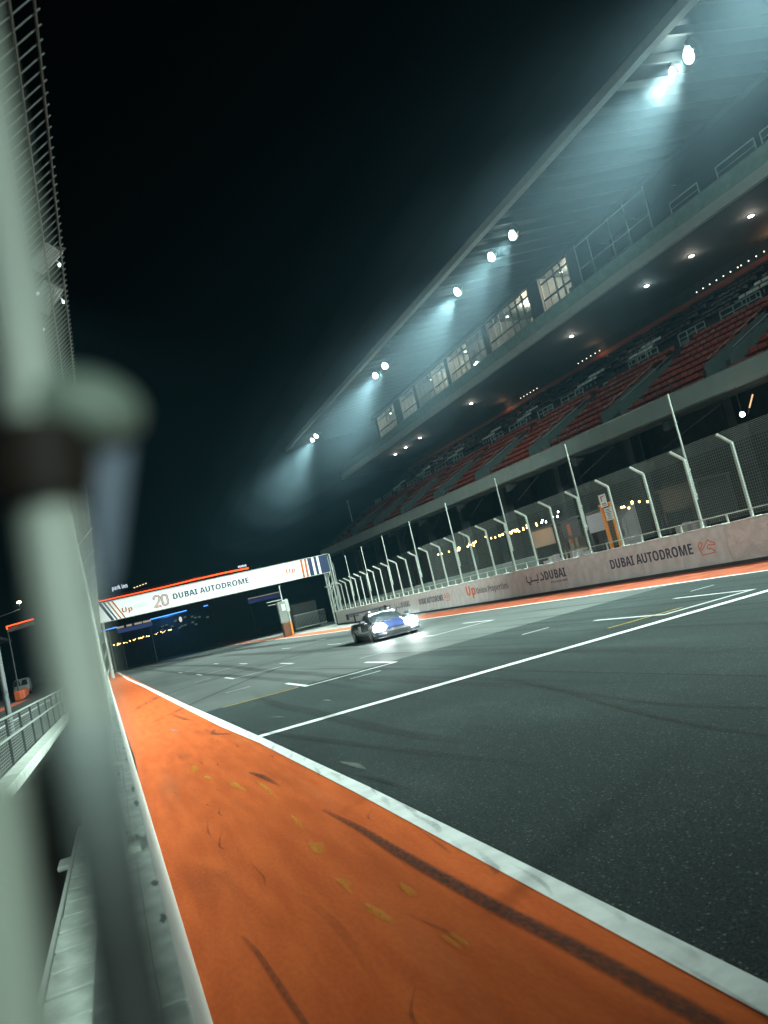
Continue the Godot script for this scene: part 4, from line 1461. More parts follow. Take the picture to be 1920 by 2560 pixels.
		cbox(st, Vector3(s * 0.62, 1.04, -2.1), Vector3(0.03, 0.4, 0.2), 0.008)
		add.call("wing_strut", st, black)
		st = mb()
		ball(st, Vector3(s * 0.68, 0.5, 1.98), Vector3(0.29, 0.21, 0.2), 8)
		add.call("headlight", st, glow("headlight_lens", Color(0.9, 1.0, 1.0), 90.0))
		var p := f * Vector3(s * 0.68, 0.5, 2.14)
		spot(p, p + Vector3(-9.0, -1.2, 26.0), 3.0, Color(0.9, 1.0, 0.98), 24.0, 0.12, 1.0)
		omni(p + Vector3(0, -0.02, 0.34), 0.6, Color(0.88, 1.0, 1.0), 0.1)
		for q in [[1.5, 0.01], [0.9, 0.03]]: mist(Transform3D(Basis.IDENTITY, p + Vector3(0, 0.05, 0.1)), Vector3.ONE * q[0], q[1], Color(0.85, 0.97, 1.0))  # mist added around each headlamp to imitate its glare
	st = mb()
	prism(st, PackedVector2Array([Vector2(-0.17, 0), Vector2(0.0, -0.03), Vector2(0.17, 0.05), Vector2(0.17, 0.065), Vector2(0.0, 0.015)]), Vector3(-0.9, 1.22, -2.2), Vector3(0, 0, -1), Vector3.UP, Vector3(1.8, 0, 0))
	var wing := add.call("rear_wing", st, dark) as MeshInstance3D
	for s in [-0.91, 0.91]:
		st = mb()
		box(st, Vector3(s, 1.18, -2.2), Vector3(0.018, 0.26, 0.44))
		add.call("end_plate", st, black, wing)

# ---------------------------------------------------------------- what lies beyond
func far_scene() -> void:
	var dk := mat("far_dark", Color(0.05, 0.055, 0.06), 0.9)
	# the hotel with its red edge light
	var h := thing("hotel_building", "long dark hotel with a red line of light along its roof edge", "building", Vector3(22, 0, -268))
	var st := mb()
	box(st, Vector3(22, 10.3, -268), Vector3(48, 20.6, 14))
	obj("wall", st, dk, h)
	st = mb()
	box(st, Vector3(22, 21.0, -268), Vector3(49, 0.8, 15))
	box(st, Vector3(20, 21.7, -270), Vector3(30, 0.7, 8))
	obj("roof", st, mat("far_roof", Color(0.08, 0.08, 0.1), 0.9), h)
	var red := glow("red_led", Color(1.0, 0.06, 0.01), 5.0)
	var redp := [Vector3(-1.4, 20.4, -260.4), Vector3(8, 20.5, -260.4), Vector3(18, 20.6, -260.4), Vector3(28, 20.9, -260.4), Vector3(37, 21.05, -260.4), Vector3(45.4, 20.95, -260.4)]
	for i in 5:
		st = mb()
		tube(st, [redp[i], redp[i + 1]], [0.1 + 0.03 * i, 0.14 + 0.03 * i], 6)
		obj("red_light_strip", st, red, h)
	omni(Vector3(28, 21.6, -259.0), 14.0, Color(1.0, 0.06, 0.02), 0.5)
	for i in 24:
		st = mb()
		var wx := 1.0 + 1.9 * i
		box(st, Vector3(wx, 14.0, -260.97), Vector3(0.9, 1.4, 0.06))
		obj("window", st, mat("far_window", Color(0.02, 0.025, 0.03), 0.2), h)
	var sg := glow("sign_letters", Color(0.72, 0.88, 1.0), 1.2)
	var o := thing("hotel_sign", "pale blue lit sign reading park inn on the hotel roof", "sign", Vector3(5.3, 21.4, -262))
	write("park inn", Vector3(5.35, 23.6, -262), Vector3.RIGHT, Vector3.UP, 1.25, 4.6, sg, o, null, "sign_letters", true, 0.1)
	st = mb()
	for xx in [3.4, 5.3, 7.2]: tube(st, [Vector3(xx, 21.0, -262.2), Vector3(xx, 24.0, -262.2)], 0.06, 5)
	obj("support", st, dk, o)
	o = thing("hotel_sign", "small pale lit sign at the right end of the hotel roof", "sign", Vector3(43.8, 21.2, -262))
	st = mb()
	for k in 6: box(st, Vector3(42.6 + 0.48 * k, 22.1, -262), Vector3(0.34, [0.55, 0.7, 0.55, 0.75, 0.5, 0.7][k], 0.1))
	obj("sign_letters", st, sg, o)
	o = thing("far_mast", "thin mast standing behind the far end of the grandstand", "mast", Vector3(33.75, 0, -105))
	st = mb()
	tube(st, [Vector3(33.75, 0, -105), Vector3(33.72, 15.4, -105)], [0.12, 0.07], 6)
	obj("shaft", st, mat("post_pale", Color(0.5, 0.54, 0.5), 0.5), o)
	st = mb()
	ball(st, Vector3(33.72, 15.5, -105), Vector3(0.16, 0.16, 0.16), 5)
	obj("finial", st, mat("post_pale", Color(0.5, 0.54, 0.5), 0.5), o)
	o = thing("roof_lamps", "row of small yellow lamps right of the hotel sign", "lamps", Vector3(11.3, 21.4, -262))
	for i in 5:
		st = mb()
		ball(st, Vector3(9.6 + 0.9 * i, 22.45 + 0.14 * i, -262), Vector3(0.3, 0.16, 0.2), 5)
		obj("lamp", st, glow("yellow_lamp", Color(1.0, 0.8, 0.4), 1.5), o)
	# service building with blue light strips
	o = thing("service_building", "low dark building with a blue line of light along its canopy", "building", Vector3(8, 0, -156))
	st = mb()
	box(st, Vector3(8, 3.5, -157), Vector3(20, 7.0, 10))
	obj("wall", st, dk, o)
	st = mb()
	box(st, Vector3(8, 7.15, -154), Vector3(20.5, 0.3, 7))
	obj("canopy", st, mat("far_roof", Color(0.08, 0.08, 0.1), 0.9), o)
	var bl := glow("blue_led", Color(0.06, 0.28, 1.0), 3.0)
	for q in [[-2.0, 1.3, 7.15, 7.25], [7.1, 13.6, 7.27, 7.44], [16.7, 17.5, 7.5, 7.52]]:
		st = mb()
		tube(st, [Vector3(q[0], q[2], -150.4), Vector3(q[1], q[3], -150.4)], 0.085, 6)
		obj("blue_light_strip", st, bl, o)
	omni(Vector3(10, 6.8, -149.5), 6.0, Color(0.1, 0.35, 1.0), 0.4)
	st = mb()
	ball(st, Vector3(12.2, 6.1, -150.2), Vector3(0.28, 0.5, 0.12), 6)
	obj("oval_light", st, glow("oval_light", Color(0.9, 0.95, 0.8), 0.8), o)
	st = mb()
	for i in 16: box(st, Vector3(8.5 + RNG.randf() * 9.0, 4.6 + RNG.randf() * 2.0, -151.6), Vector3(0.5, 0.3, 0.1))
	obj("window_light", st, glow("window_light", Color(0.4, 0.6, 0.55), 0.12), o)
	# hanging boards
	var nb := mat("board_navy", Color(0.06, 0.075, 0.2), 0.5)
	var cream := mat("board_cream", Color(0.6, 0.52, 0.44), 0.6)
	var boards := [["navy banner board with cream letters above, left under the bridge sign", 0.9, 5.3, 4.85, 5.52], ["navy banner board with a cream top edge, right under the bridge sign", 18.15, 22.65, 4.85, 5.52]]
	for i in 2:
		var q: Array = boards[i]
		o = thing("banner_board", q[0], "sign board", Vector3((q[1] + q[2]) * 0.5, 0, -110))
		st = mb()
		box(st, Vector3((q[1] + q[2]) * 0.5, (q[3] + q[4]) * 0.5 - 0.1, -110), Vector3(q[2] - q[1], q[4] - q[3] - 0.12, 0.08))
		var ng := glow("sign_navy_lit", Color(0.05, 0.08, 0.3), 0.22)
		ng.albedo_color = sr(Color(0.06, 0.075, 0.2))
		obj("board", st, ng, o)
		st = mb()
		if i == 0:
			for k in 4: box(st, Vector3(1.35 + 1.12 * k, 5.55, -109.97), Vector3([0.9, 0.7, 0.95, 1.0][k], 0.24, 0.06))
		else:
			box(st, Vector3((q[1] + q[2]) * 0.5, 5.5, -109.95), Vector3(4.4, 0.13, 0.1))
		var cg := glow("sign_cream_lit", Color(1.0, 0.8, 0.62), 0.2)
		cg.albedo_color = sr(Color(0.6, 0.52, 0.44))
		obj("top_edge", st, cg, o)
		st = mb()
		for xx in [q[1] + 0.3, q[2] - 0.3]: tube(st, [Vector3(xx, 0, -110.2), Vector3(xx, 5.5, -110.2)], 0.07, 6)
		obj("pole", st, dk, o)
	# white ribbed timing tower
	o = thing("timing_tower", "small white ribbed block of panels left under the bridge sign", "tower", Vector3(-0.95, 0, -130))
	for k in 6:
		st = mb()
		box(st, Vector3(-1.0, 4.65 + 0.27 * k, -130), Vector3(1.25, 0.2, 0.5))
		obj("panel", st, mat("tower_white", Color(0.62, 0.66, 0.62), 0.5), o)
	st = mb()
	box(st, Vector3(-0.2, 3.05, -130), Vector3(0.22, 6.1, 0.4))
	box(st, Vector3(-1.6, 2.2, -130), Vector3(0.2, 4.4, 0.3))
	obj("post", st, mat("tower_white", Color(0.62, 0.66, 0.62), 0.5), o)
	# far road lamps
	var am := glow("amber_lamp", Color(1.0, 0.6, 0.2), 7.0)
	var proto: Node3D = null
	for i in 44:
		var f := RNG.randf()
		if i < 6: f = 0.08 + 0.01 * i
		elif i > 38: f = 0.93 + 0.012 * (i - 38)
		var p := Vector3(lerpf(0.0, 9.8, f), lerpf(4.02, 4.5, f) + RNG.randf_range(-0.09, 0.16), -140.0 - RNG.randf() * 5.0)
		var lab := "tiny amber lamp far off beneath the bridge sign"
		var l := thing("road_lamp", lab, "lamp", p, "amber lamps far beyond the track")
		st = mb()
		ball(st, p, Vector3.ONE * RNG.randf_range(0.045, 0.1), 4)
		obj("lamp_head", st, am, l)
		st = mb()
		tube(st, [Vector3(p.x, 0, p.z - 0.15), p + Vector3(0, 0.05, -0.15)], 0.02, 4)
		obj("pole", st, dk, l)
	# track-side light panel post near the end of the wall
	o = thing("marshal_post", "grey glazed marshal box on a brown and orange base beside the far kerb", "marshal post", Vector3(14.6, 0, -71))
	st = mb()
	cbox(st, Vector3(14.62, 0.62, -71), Vector3(0.84, 1.24, 0.7), 0.05)
	obj("base", st, mat("post_brown", Color(0.14, 0.06, 0.03), 0.6), o)
	st = mb()
	cbox(st, Vector3(14.96, 0.62, -70.63), Vector3(0.16, 1.2, 0.06), 0.01)
	obj("orange_edge", st, mat("orange_steel", Color(0.85, 0.26, 0.02), 0.45), o)
	st = mb()
	cbox(st, Vector3(14.52, 2.2, -71), Vector3(0.74, 1.9, 0.5), 0.03)
	obj("box", st, mat("post_grey", Color(0.26, 0.29, 0.27), 0.4), o)
	st = mb()
	cbox(st, Vector3(14.62, 2.6, -70.73), Vector3(0.34, 0.6, 0.02), 0.004)
	obj("notice", st, mat("notice_white", Color(0.72, 0.74, 0.72), 0.5), o)
	st = mb()
	box(st, Vector3(13.95, 3.32, -71), Vector3(1.3, 0.06, 0.5))
	box(st, Vector3(13.7, 3.05, -71), Vector3(0.7, 0.05, 0.4))
	obj("shelf", st, mat("post_pale", Color(0.5, 0.54, 0.5), 0.5), o)
	st = mb()
	tube(st, [Vector3(14.78, 0, -71.4), Vector3(14.78, 4.6, -71.4)], 0.06, 6)
	obj("mast", st, mat("post_pale", Color(0.5, 0.54, 0.5), 0.5), o)
	st = mb()
	cbox(st, Vector3(15.15, 1.95, -71.5), Vector3(0.12, 2.7, 0.12), 0.01)
	box(st, Vector3(15.05, 2.7, -71.45), Vector3(0.5, 1.1, 0.04))
	obj("side_board", st, mat("post_pale", Color(0.5, 0.54, 0.5), 0.5), o)
	# railing across the service gap
	o = thing("service_railing", "grey steel railing across the gap between marshal box and wall end", "railing", Vector3(18.8, 0, -80))
	st = mb()
	for yy in [0.35, 1.68]: tube(st, [Vector3(17.3, yy, -80), Vector3(20.6, yy, -80)], 0.035, 5)
	obj("rail", st, mat("post_pale", Color(0.5, 0.54, 0.5), 0.5), o)
	for i in 24:
		st = mb()
		tube(st, [Vector3(17.35 + 0.14 * i, 0.3, -80), Vector3(17.35 + 0.14 * i, 1.68, -80)], 0.015, 4)
		obj("bar", st, mat("post_pale", Color(0.5, 0.54, 0.5), 0.5), o)
	o = thing("site_cabin", "dark grey cabin behind the railing at the end of the grandstand", "cabin", Vector3(19.4, 0, -86))
	st = mb()
	cbox(st, Vector3(19.6, 1.42, -86), Vector3(2.6, 2.84, 4.0), 0.03)
	obj("wall", st, mat("cabin_grey", Color(0.16, 0.18, 0.18), 0.7), o)
	st = mb()
	box(st, Vector3(19.6, 2.9, -86), Vector3(2.8, 0.1, 4.2))
	obj("roof", st, dk, o)

# ---------------------------------------------------------------- the pit side
func pit_side() -> void:
	var conc := mat("pit_wall_paint", Color(0.78, 0.82, 0.77), 0.75, 0.0, 0.1, 0.5, 0.12)
	var w := thing("pit_wall", "white painted concrete pit wall with chipped top edge beside the orange strip", "pit wall", Vector3(0, 0, -6))
	var zs := [1.0, -0.6, -1.3, -2.2, -3.4, -5.4, -8.4, -12.0, -17.0, -24.0, -40.0, -70.0, -120.0]
	for i in zs.size() - 1:
		var za: float = zs[i]
		var zb: float = zs[i + 1]
		var xa := pit_x(za) - 0.012
		var xb := pit_x(zb) - 0.012
		var a := Vector3(xa, 0, za)
		var d := Vector3(xb - xa, 0, zb - za)
		var st := mb()
		prism(st, PackedVector2Array([Vector2(0.1, 0.0), Vector2(0.0, 0.84), Vector2(-0.008, 0.85), Vector2(-0.132, 0.85), Vector2(-0.14, 0.84), Vector2(-0.16, 0.0)]), a, Vector3.RIGHT, Vector3.UP, d + d.normalized() * -0.004)
		obj("wall_block", st, conc, w)
		st = mb()
		prism(st, PackedVector2Array([Vector2(-0.003, 0.8505), Vector2(-0.006, 0.854), Vector2(-0.036, 0.855), Vector2(-0.039, 0.852), Vector2(-0.042, 0.855), Vector2(-0.134, 0.854), Vector2(-0.136, 0.8505)]), a, Vector3.RIGHT, Vector3.UP, d + d.normalized() * -0.006)
		obj("top_cap", st, mat("weathered_cap", Color(0.5, 0.55, 0.51), 0.8, 0.0, 0.22, 0.35, 0.12), w)  # darker colour paints in the weaker light on the wall top
	var chip := mat("chipped_concrete", Color(0.12, 0.14, 0.13), 0.9, 0.0, 0.2, 0.2)
	for i in 26:
		var z := -1.2 - 0.42 * i * (1.0 + 0.02 * i) + RNG.randf_range(-0.15, 0.15)
		var st := mb()
		var ln := RNG.randf_range(0.04, 0.22)
		var x0 := pit_x(z) - 0.012 - (0.011 if i % 3 else 0.055)
		var pts := PackedVector2Array()
		for k in 9:
			var an := TAU * k / 9.0
			pts.append(Vector2(cos(an) * RNG.randf_range(0.002, 0.009), sin(an) * ln * 0.5 * RNG.randf_range(0.7, 1.1)))
		prism(st, pts, Vector3(x0, 0.8515, z), Vector3.RIGHT, Vector3(0, 0, 1), Vector3(0, 0.004, 0))
		obj("chip", st, chip, w)
	# fence on the wall
	var pm := mat("pit_fence_paint", Color(0.5, 0.56, 0.49), 0.5, 0.1, 0.1, 0.3)
	var f := thing("pit_fence", "pale steel debris fence on the pit wall with a mesh overhang", "fence", Vector3(-0.07, 0.85, -6))
	for i in 24:
		var z := -2.4 - 2.0 * i
		var x := pit_x(z) - 0.095
		var st := mb()
		cbox(st, Vector3(x, 1.86, z), Vector3(0.06, 2.02, 0.06), 0.006)
		obj("post", st, pm, f)
		if i > 3:
			st = mb()
			tube(st, [Vector3(x + 0.03, 2.84, z), Vector3(x + 0.22, 3.02, z)], 0.008, 5)
			obj("post_arm", st, pm, f)
		st = mb()
		box(st, Vector3(x, 0.86, z), Vector3(0.12, 0.016, 0.16))
		obj("base_plate", st, pm, f)
	var wires := mb()
	var wm := mat("pit_fence_wire", Color(0.3, 0.33, 0.31), 0.5, 0.2)
	var seg := [-0.9, -3.0, -6.0, -10.0, -15.0, -22.0, -30.0, -48.0]
	for i in seg.size() - 1:
		var za: float = seg[i]
		var zb: float = seg[i + 1]
		var da := pit_x(za) - 0.03
		var db := pit_x(zb) - 0.03
		for k in 5:
			var ox := -0.0525 + 0.0617 * (k - 1)
			var oy := 2.85 + 0.0555 * (k - 1)
			tube(wires, [Vector3(ox + da, oy, za), Vector3(ox + db, oy, zb)], 0.0036, 4)
		if i > 0:
			for k in 34:
				tube(wires, [Vector3(da - 0.058, 0.92 + 0.056 * k, za), Vector3(db - 0.058, 0.92 + 0.056 * k, zb)], 0.0016, 3)
	var z := -0.9
	while z > -46.0:
		var dx := pit_x(z) - 0.03
		tube(wires, [Vector3(-0.115 + dx, 2.794, z), Vector3(0.145 + dx, 3.028, z)], 0.0022, 4)
		z -= 0.054
	obj("mesh_wire", wires, wm, f).set_meta("kind", "stuff")
	# parts of the fence right in front of the lens
	var near := thing("fence_gate_bar", "blurred pale upright bar right in front of the lens", "fence bar", Vector3(-0.02, 1.0, -0.13))
	var st := mb()
	tube(st, [Vector3(-0.0052, 1.343, -0.12), Vector3(-0.0052, 1.36, -0.12), Vector3(-0.0045, 1.38, -0.12), Vector3(-0.0033, 1.404, -0.12), Vector3(-0.003, 1.44, -0.12), Vector3(-0.003, 1.62, -0.12)], 0.0043, 14)
	obj("bar", st, pm, near)
	for i in 9:  # lower bar darkens step by step: shade painted into its colour
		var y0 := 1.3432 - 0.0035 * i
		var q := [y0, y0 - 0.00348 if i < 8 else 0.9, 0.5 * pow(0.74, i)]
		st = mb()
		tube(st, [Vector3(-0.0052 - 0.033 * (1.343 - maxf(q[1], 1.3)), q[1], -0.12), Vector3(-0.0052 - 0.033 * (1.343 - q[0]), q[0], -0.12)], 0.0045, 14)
		obj("bar_shade_step", st, mat("wrap_%d" % i, Color(0.85, 1.0, 0.96) * float(q[2]), 0.7), near)
	var o := thing("fence_gate_bar", "blurred pale bar in the bottom left corner close to the lens", "fence bar", Vector3(-0.03, 1.0, -0.12))
	st = mb()
	tube(st, [Vector3(-0.0225, 0.95, -0.12), Vector3(-0.0205, 1.31, -0.12), Vector3(-0.0195, 1.338, -0.125)], 0.0052, 14)
	obj("bar", st, mat("old_bar_paint", Color(0.4, 0.45, 0.38), 0.6), o)
	o = thing("bar_clamp", "blurred rounded clamp with a dark rubber sleeve on the near bar", "clamp", Vector3(-0.004, 1.38, -0.12))
	st = mb()
	ball(st, Vector3(0.0028, 1.3862, -0.118), Vector3(0.0078, 0.0052, 0.006), 12, Basis(Vector3(0, 0, 1), deg_to_rad(-20)))
	obj("cap", st, mat("clamp_green", Color(0.25, 0.32, 0.26), 0.5), o)
	st = mb()
	tube(st, [Vector3(-0.0035, 1.384, -0.116), Vector3(-0.0042, 1.379, -0.116), Vector3(-0.0042, 1.3735, -0.116)], [0.0055, 0.0075, 0.006], 14)
	obj("sleeve", st, mat("sleeve_brown", Color(0.014, 0.007, 0.004), 0.7), o)
	o = thing("plastic_film", "clouded strip of clear plastic hanging below the clamp", "plastic film", Vector3(0.0, 1.37, -0.121))
	st = mb()
	var fm := StandardMaterial3D.new()
	fm.resource_name = "clouded_film"
	fm.transparency = BaseMaterial3D.TRANSPARENCY_ALPHA
	fm.albedo_color = Color(0.6, 0.66, 0.74, 0.6)
	fm.roughness = 0.4
	quad(st, Vector3(0.0032, 1.3826, -0.121), Vector3(-0.0015, 1.3563, -0.1205), Vector3(0.002, 1.3623, -0.1215), Vector3(0.0082, 1.3817, -0.1225))
	obj("film", st, fm, o)
	# viewing platform behind the wall
	o = thing("viewing_platform", "pale planked step running along the inside of the pit wall", "platform", Vector3(-0.3, 0, -3))
	var pl := mat("plank_paint", Color(0.6, 0.66, 0.6), 0.8, 0.0, 0.16, 0.6)
	z = -0.6
	for i in 26:
		if z < -6.8: break
		st = mb()
		cbox(st, Vector3(-0.295 + RNG.randf_range(-0.003, 0.003), 0.285 + RNG.randf_range(-0.003, 0.003), z - 0.115), Vector3(0.27, 0.04, 0.206), 0.005)
		obj("plank", st, pl, o)
		z -= 0.232
	st = mb()
	cbox(st, Vector3(-0.442, 0.29, -3.4), Vector3(0.022, 0.036, 5.6), 0.004)
	obj("edge_rail", st, mat("edge_pale", Color(0.62, 0.66, 0.62), 0.6), o)
	st = mb()
	cbox(st, Vector3(-0.48, 0.295, -5.2), Vector3(0.07, 0.03, 0.2), 0.008)
	obj("bracket", st, mat("edge_pale", Color(0.62, 0.66, 0.62), 0.6), o)
	for zz in [-1.5, -3.5, -5.5]:
		st = mb()
		box(st, Vector3(-0.3, 0.13, zz), Vector3(0.2, 0.26, 0.08))
		obj("support", st, mat("stand_dark", Color(0.025, 0.028, 0.03)), o)
	# low stone kerb with a railing
	flat("pit_lane", [Vector2(-14, 10), Vector2(-14, -160)], [Vector2(-0.12, 10), Vector2(-1.8, -160)], 0.0, mat("pit_tarmac", Color(0.03, 0.032, 0.032), 0.8, 0.0, 0.25, 4.0))
	flat("pit_lane_line", [Vector2(-4.3, 0), Vector2(-4.3, -120)], [Vector2(-4.15, 0), Vector2(-4.15, -120)], 0.004, mat("line_paint", Color(0.74, 0.77, 0.74)))
	flat("pit_lane_paint", [Vector2(-8.2, -30), Vector2(-8.4, -75)], [Vector2(-7.0, -30), Vector2(-7.2, -75)], 0.004, om_red())
	o = thing("kerb_wall", "low wall of pale stone blocks carrying the pit railing", "low wall", Vector3(-1.65, 0, -15))
	var sm := mat("kerb_stone", Color(0.5, 0.54, 0.48), 0.8, 0.0, 0.14, 0.8)
	for i in 26:
		st = mb()
		cbox(st, Vector3(-1.64 + RNG.randf_range(-0.004, 0.004), 0.07, -5.5 - 1.0 * i), Vector3(0.27, 0.16, 0.985), 0.012)
		obj("stone", st, sm, o)
	var rl := thing("pit_railing", "grey pipe railing with wire mesh on the low stone wall", "railing", Vector3(-1.76, 0.15, -15))
	var rm := mat("railing_paint", Color(0.27, 0.31, 0.28), 0.5, 0.1)
	var rd := mat("railing_dark", Color(0.05, 0.06, 0.06), 0.6)
	for h in [0.9, 0.58]:
		st = mb()
		tube(st, [Vector3(-1.76, h, -5.0), Vector3(-1.76, h, -31.5)], 0.022, 6)
		obj("rail", st, rm, rl)
	for i in 14:
		st = mb()
		cbox(st, Vector3(-1.78, 0.52, -6.9 - 1.86 * i), Vector3(0.04, 0.76, 0.05), 0.004)
		obj("post", st, rd, rl)
	st = mb()
	for k in 15: box(st, Vector3(-1.8, 0.18 + 0.047 * k, -18), Vector3(0.004, 0.006, 26))
	for k in 130: box(st, Vector3(-1.803, 0.52, -5.2 - 0.2 * k), Vector3(0.004, 0.7, 0.006))
	obj("mesh_wire", st, rm, rl).set_meta("kind", "stuff")
	# orange barrier and parked car in the pit lane
	o = thing("plastic_barrier", "orange plastic water barrier with ribs standing in the pit lane", "barrier", Vector3(-9, 0, -90))
	var op := mat("barrier_orange", Color(0.62, 0.11, 0.03), 0.5)
	for i in 8:
		st = mb()
		cbox(st, Vector3(-8.7 - 0.22 * i, 0.42, -81.5 - 3.0 * i), Vector3(0.5, 0.82, 2.94), 0.06)
		obj("segment", st, op, o)
		st = mb()
		for k in 4: box(st, Vector3(-8.44 - 0.22 * i, 0.15 + 0.18 * k, -81.5 - 3.0 * i), Vector3(0.03, 0.05, 2.7))
		obj("rib", st, op if i != 1 else mat("notice_white", Color(0.72, 0.74, 0.72), 0.5), o)
	parked_car()
	pit_building()

func parked_car() -> void:
	var root := thing("parked_van", "pale van parked behind the orange barrier in the pit lane", "van", Vector3(-11.4, 0, -112))
	var f := root.transform
	var pm := mat("van_paint", Color(0.4, 0.44, 0.42), 0.35)
	var gm := mat("van_glass", Color(0.03, 0.04, 0.04), 0.1)
	var st := mb()
	loft(st, [section(2.2, [[0.0, 0.35], [0.8, 0.35], [0.85, 0.6], [0.8, 0.95], [0.5, 1.0], [0.0, 1.02]]), section(1.5, [[0.0, 0.25], [0.9, 0.25], [0.95, 0.7], [0.9, 1.1], [0.6, 1.18], [0.0, 1.2]]), section(0.9, [[0.0, 0.25], [0.9, 0.25], [0.95, 0.9], [0.85, 1.85], [0.6, 2.0], [0.0, 2.02]]), section(-2.3, [[0.0, 0.25], [0.9, 0.25], [0.95, 0.9], [0.85, 1.9], [0.6, 2.05], [0.0, 2.08]])])
	obj("body", st, pm, root, f)
	st = mb()
	quad(st, Vector3(-0.8, 1.2, 1.5), Vector3(0.8, 1.2, 1.5), Vector3(0.72, 1.85, 1.02), Vector3(-0.72, 1.85, 1.02))
	obj("windscreen", st, gm, root, f)
	for s in [-0.86, 0.86]:
		for z in [1.4, -1.5]:
			st = mb()
			tube(st, [Vector3(s - 0.1, 0.33, z), Vector3(s + 0.1, 0.33, z)], 0.33, 14)
			obj("wheel", st, mat("car_black", Color(0.008, 0.008, 0.009), 0.6), root, f)
		st = mb()
		box(st, Vector3(s * 0.75, 0.8, 2.2), Vector3(0.25, 0.14, 0.05))
		obj("headlight", st, mat("van_lamp", Color(0.5, 0.5, 0.5), 0.2), root, f)

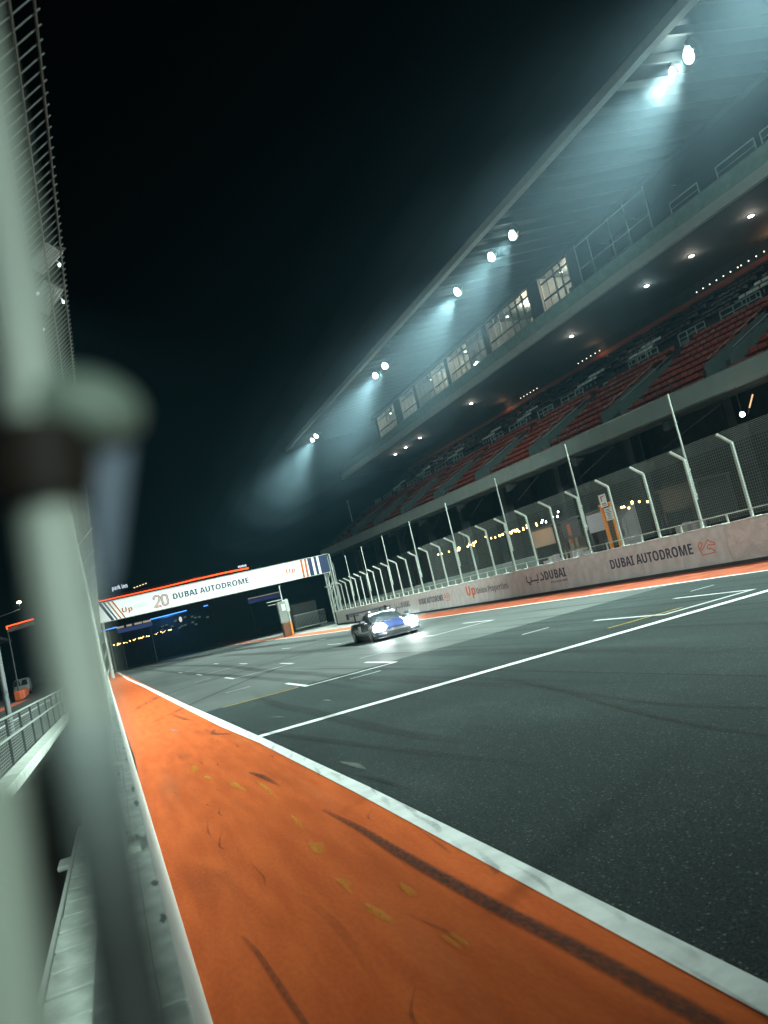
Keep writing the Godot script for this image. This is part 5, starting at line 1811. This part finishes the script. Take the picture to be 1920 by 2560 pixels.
func pit_building() -> void:
	var dk := mat("pit_dark", Color(0.06, 0.065, 0.065), 0.8, 0.0, 0.15, 3.0)
	var o := thing("pit_building", "dark pit garage building with a red light strip under its canopy", "building", Vector3(-18, 0, -60))
	var st := mb()
	box(st, Vector3(-19, 4.0, -60), Vector3(8, 8.0, 110))
	obj("wall", st, dk, o)
	st = mb()
	box(st, Vector3(-14.0, 7.2, -60), Vector3(4.0, 0.35, 112))
	obj("canopy", st, mat("pit_canopy", Color(0.1, 0.11, 0.11), 0.7), o)
	for i in 10:
		st = mb()
		box(st, Vector3(-14.99, 1.9, -12 - 10.5 * i), Vector3(0.06, 3.6, 6.0))
		obj("garage_door", st, mat("garage_door", Color(0.12, 0.13, 0.13), 0.6), o)
	st = mb()
	tube(st, [Vector3(-8.6, 6.72, -80.3), Vector3(-6.3, 6.95, -81.0)], 0.05, 5)
	box(st, Vector3(-8.55, 6.6, -80.4), Vector3(0.1, 0.25, 0.1))
	var p := thing("red_beacon_board", "red strip of light on a dark sign box over the pit lane", "light strip", Vector3(-7.5, 6.4, -80.5))
	obj("red_light_strip", st, glow("red_led", Color(1.0, 0.06, 0.01), 5.0), p)
	st = mb()
	box(st, Vector3(-7.45, 6.5, -80.9), Vector3(2.4, 0.4, 0.3), Basis(Vector3(0, 0, 1), 0.09))
	tube(st, [Vector3(-8.6, 0, -81.0), Vector3(-8.6, 6.6, -81.0)], 0.08, 6)
	obj("sign_box", st, dk, p)
	# lamp on a mast over the pit lane
	o = thing("mast_lamp", "warm white lamp on a thin mast arm over the pit lane", "lamp", Vector3(-8.8, 0, -80))
	st = mb()
	tube(st, [Vector3(-9.6, 0, -80), Vector3(-9.6, 7.6, -80), Vector3(-7.2, 8.0, -80), Vector3(-7.15, 8.5, -80)], 0.05, 6)
	obj("mast", st, mat("mast_grey", Color(0.1, 0.11, 0.11), 0.5), o)
	st = mb()
	ball(st, Vector3(-7.15, 8.65, -80), Vector3(0.2, 0.12, 0.2), 6)
	obj("lamp_head", st, glow("mast_lamp", Color(1.0, 0.85, 0.6), 14.0), o)
	omni(Vector3(-7.15, 8.45, -80), 6.0, Color(1.0, 0.85, 0.6), 0.15)
	# floodlight banks on the pit side
	var pm := mat("louvre", Color(0.5, 0.55, 0.53), 0.5, 0.2)
	var fl := glow("bank_lens", LAMP_WHITE, 2.5)
	for i in 2:
		o = thing("floodlight_bank", "ribbed floodlight panel on a mast seen through the fence, %s of two" % ["upper", "lower"][i], "floodlight bank", Vector3(-1.5, 0, -24.5 - 1.7 * i), "floodlight banks over the pit wall")
		var c: Vector3 = [Vector3(0.24, 13.35, -23.9), Vector3(0.08, 13.35, -26.6)][i]
		var lu: float = [1.4, 1.9][i]
		var lv: float = [0.81, 0.97][i]
		var u := Vector3(0.64, 0, 1.25).normalized() if i == 0 else Vector3(0.59, 0, 1.81).normalized()
		var v := Vector3(0.42, 0, -0.69).normalized() if i == 0 else Vector3(0.53, 0, -0.81).normalized()
		var b := Basis(u.cross(Vector3.UP), Vector3.UP, -u)
		for k in 7:
			st = mb()
			cbox(st, c + v * lv * ((k - 3) / 7.0), Vector3(0.085, 0.07, lu), 0.015, b)
			obj("slat", st, pm, o)
		st = mb()
		box(st, c + Vector3(0, 0.07, 0), Vector3(lv * 0.9, 0.04, lu * 0.96), b)
		obj("panel", st, mat("lamp_housing", Color(0.1, 0.11, 0.11)), o)
		var ls: Array = [[Vector3(0.62, 13.2, -24.04), Vector3(-0.14, 13.2, -25.88)], [Vector3(0.57, 13.2, -26.63), Vector3(-0.21, 13.2, -28.78)]][i]
		for lp in ls:
			st = mb()
			ball(st, lp, Vector3(0.055, 0.075, 0.055), 5)
			obj("lamp_lens", st, fl, o)
			st = mb()
			tube(st, [lp + Vector3(0, 0.05, 0), lp + Vector3(-0.12, 0.2, 0.1)], 0.03, 5)
			obj("lamp_arm", st, pm, o)
		omni(c + Vector3(0, -1.0, 0), 0.16, LAMP_WHITE, 0.1)
		st = mb()
		tube(st, [Vector3(-2.95 - 0.3 * i, 0, c.z - 0.6), Vector3(-2.95 - 0.3 * i, c.y + 0.1, c.z - 0.6), c + Vector3(-0.3, 0.15, -0.3)], 0.07, 8)
		obj("mast", st, mat("mast_grey", Color(0.1, 0.11, 0.11)), o)
	# unseen mast lamps; first and last are added to brighten near bar and step
	var far := [[Vector3(11.0, 9.0, 50.0), Vector3(0.5, 1.2, -4.0), 1650.0, 13.0, "added unseen floodlight far behind the photographer, brightening the near bar"], [Vector3(-2.6, 13.0, 14.0), Vector3(16.2, 0.8, -15.0), PITLIGHT, 25.0, "floodlight on a mast behind the photographer"], [Vector3(-2.6, 13.0, -23.0), Vector3(16.2, 0.8, -46.0), PITLIGHT, 30.0, "floodlight on the mast over the pit wall, aimed at the far wall"], [Vector3(-9.0, 7.0, 3.0), Vector3(-0.32, 0.3, -3.4), 130.0, 11.0, "added small unseen floodlight brightening the planked step"]]
	for q in far:
		var d: Vector3 = (q[1] - q[0]).normalized()
		var b := Basis.looking_at(d, Vector3.UP)
		var o2 := thing("unseen_floodlight", q[4], "floodlight", q[0], "floodlights on the pit side")
		st = mb()
		cbox(st, Vector3(0, 0, 0.1), Vector3(0.5, 0.34, 0.18), 0.03)
		obj("housing", st, mat("lamp_housing", Color(0.1, 0.11, 0.11)), o2, Transform3D(b, q[0]))
		st = mb()
		cbox(st, Vector3(0, 0, -0.012), Vector3(0.44, 0.28, 0.03), 0.01)
		obj("lens", st, glow("flood_lens", LAMP_WHITE, 9.0), o2, Transform3D(b, q[0]))
		spot(q[0] + d * 0.5, q[1], q[2], LAMP_WHITE, q[3], 0.4, 1.0)

const PITLIGHT := 900.0
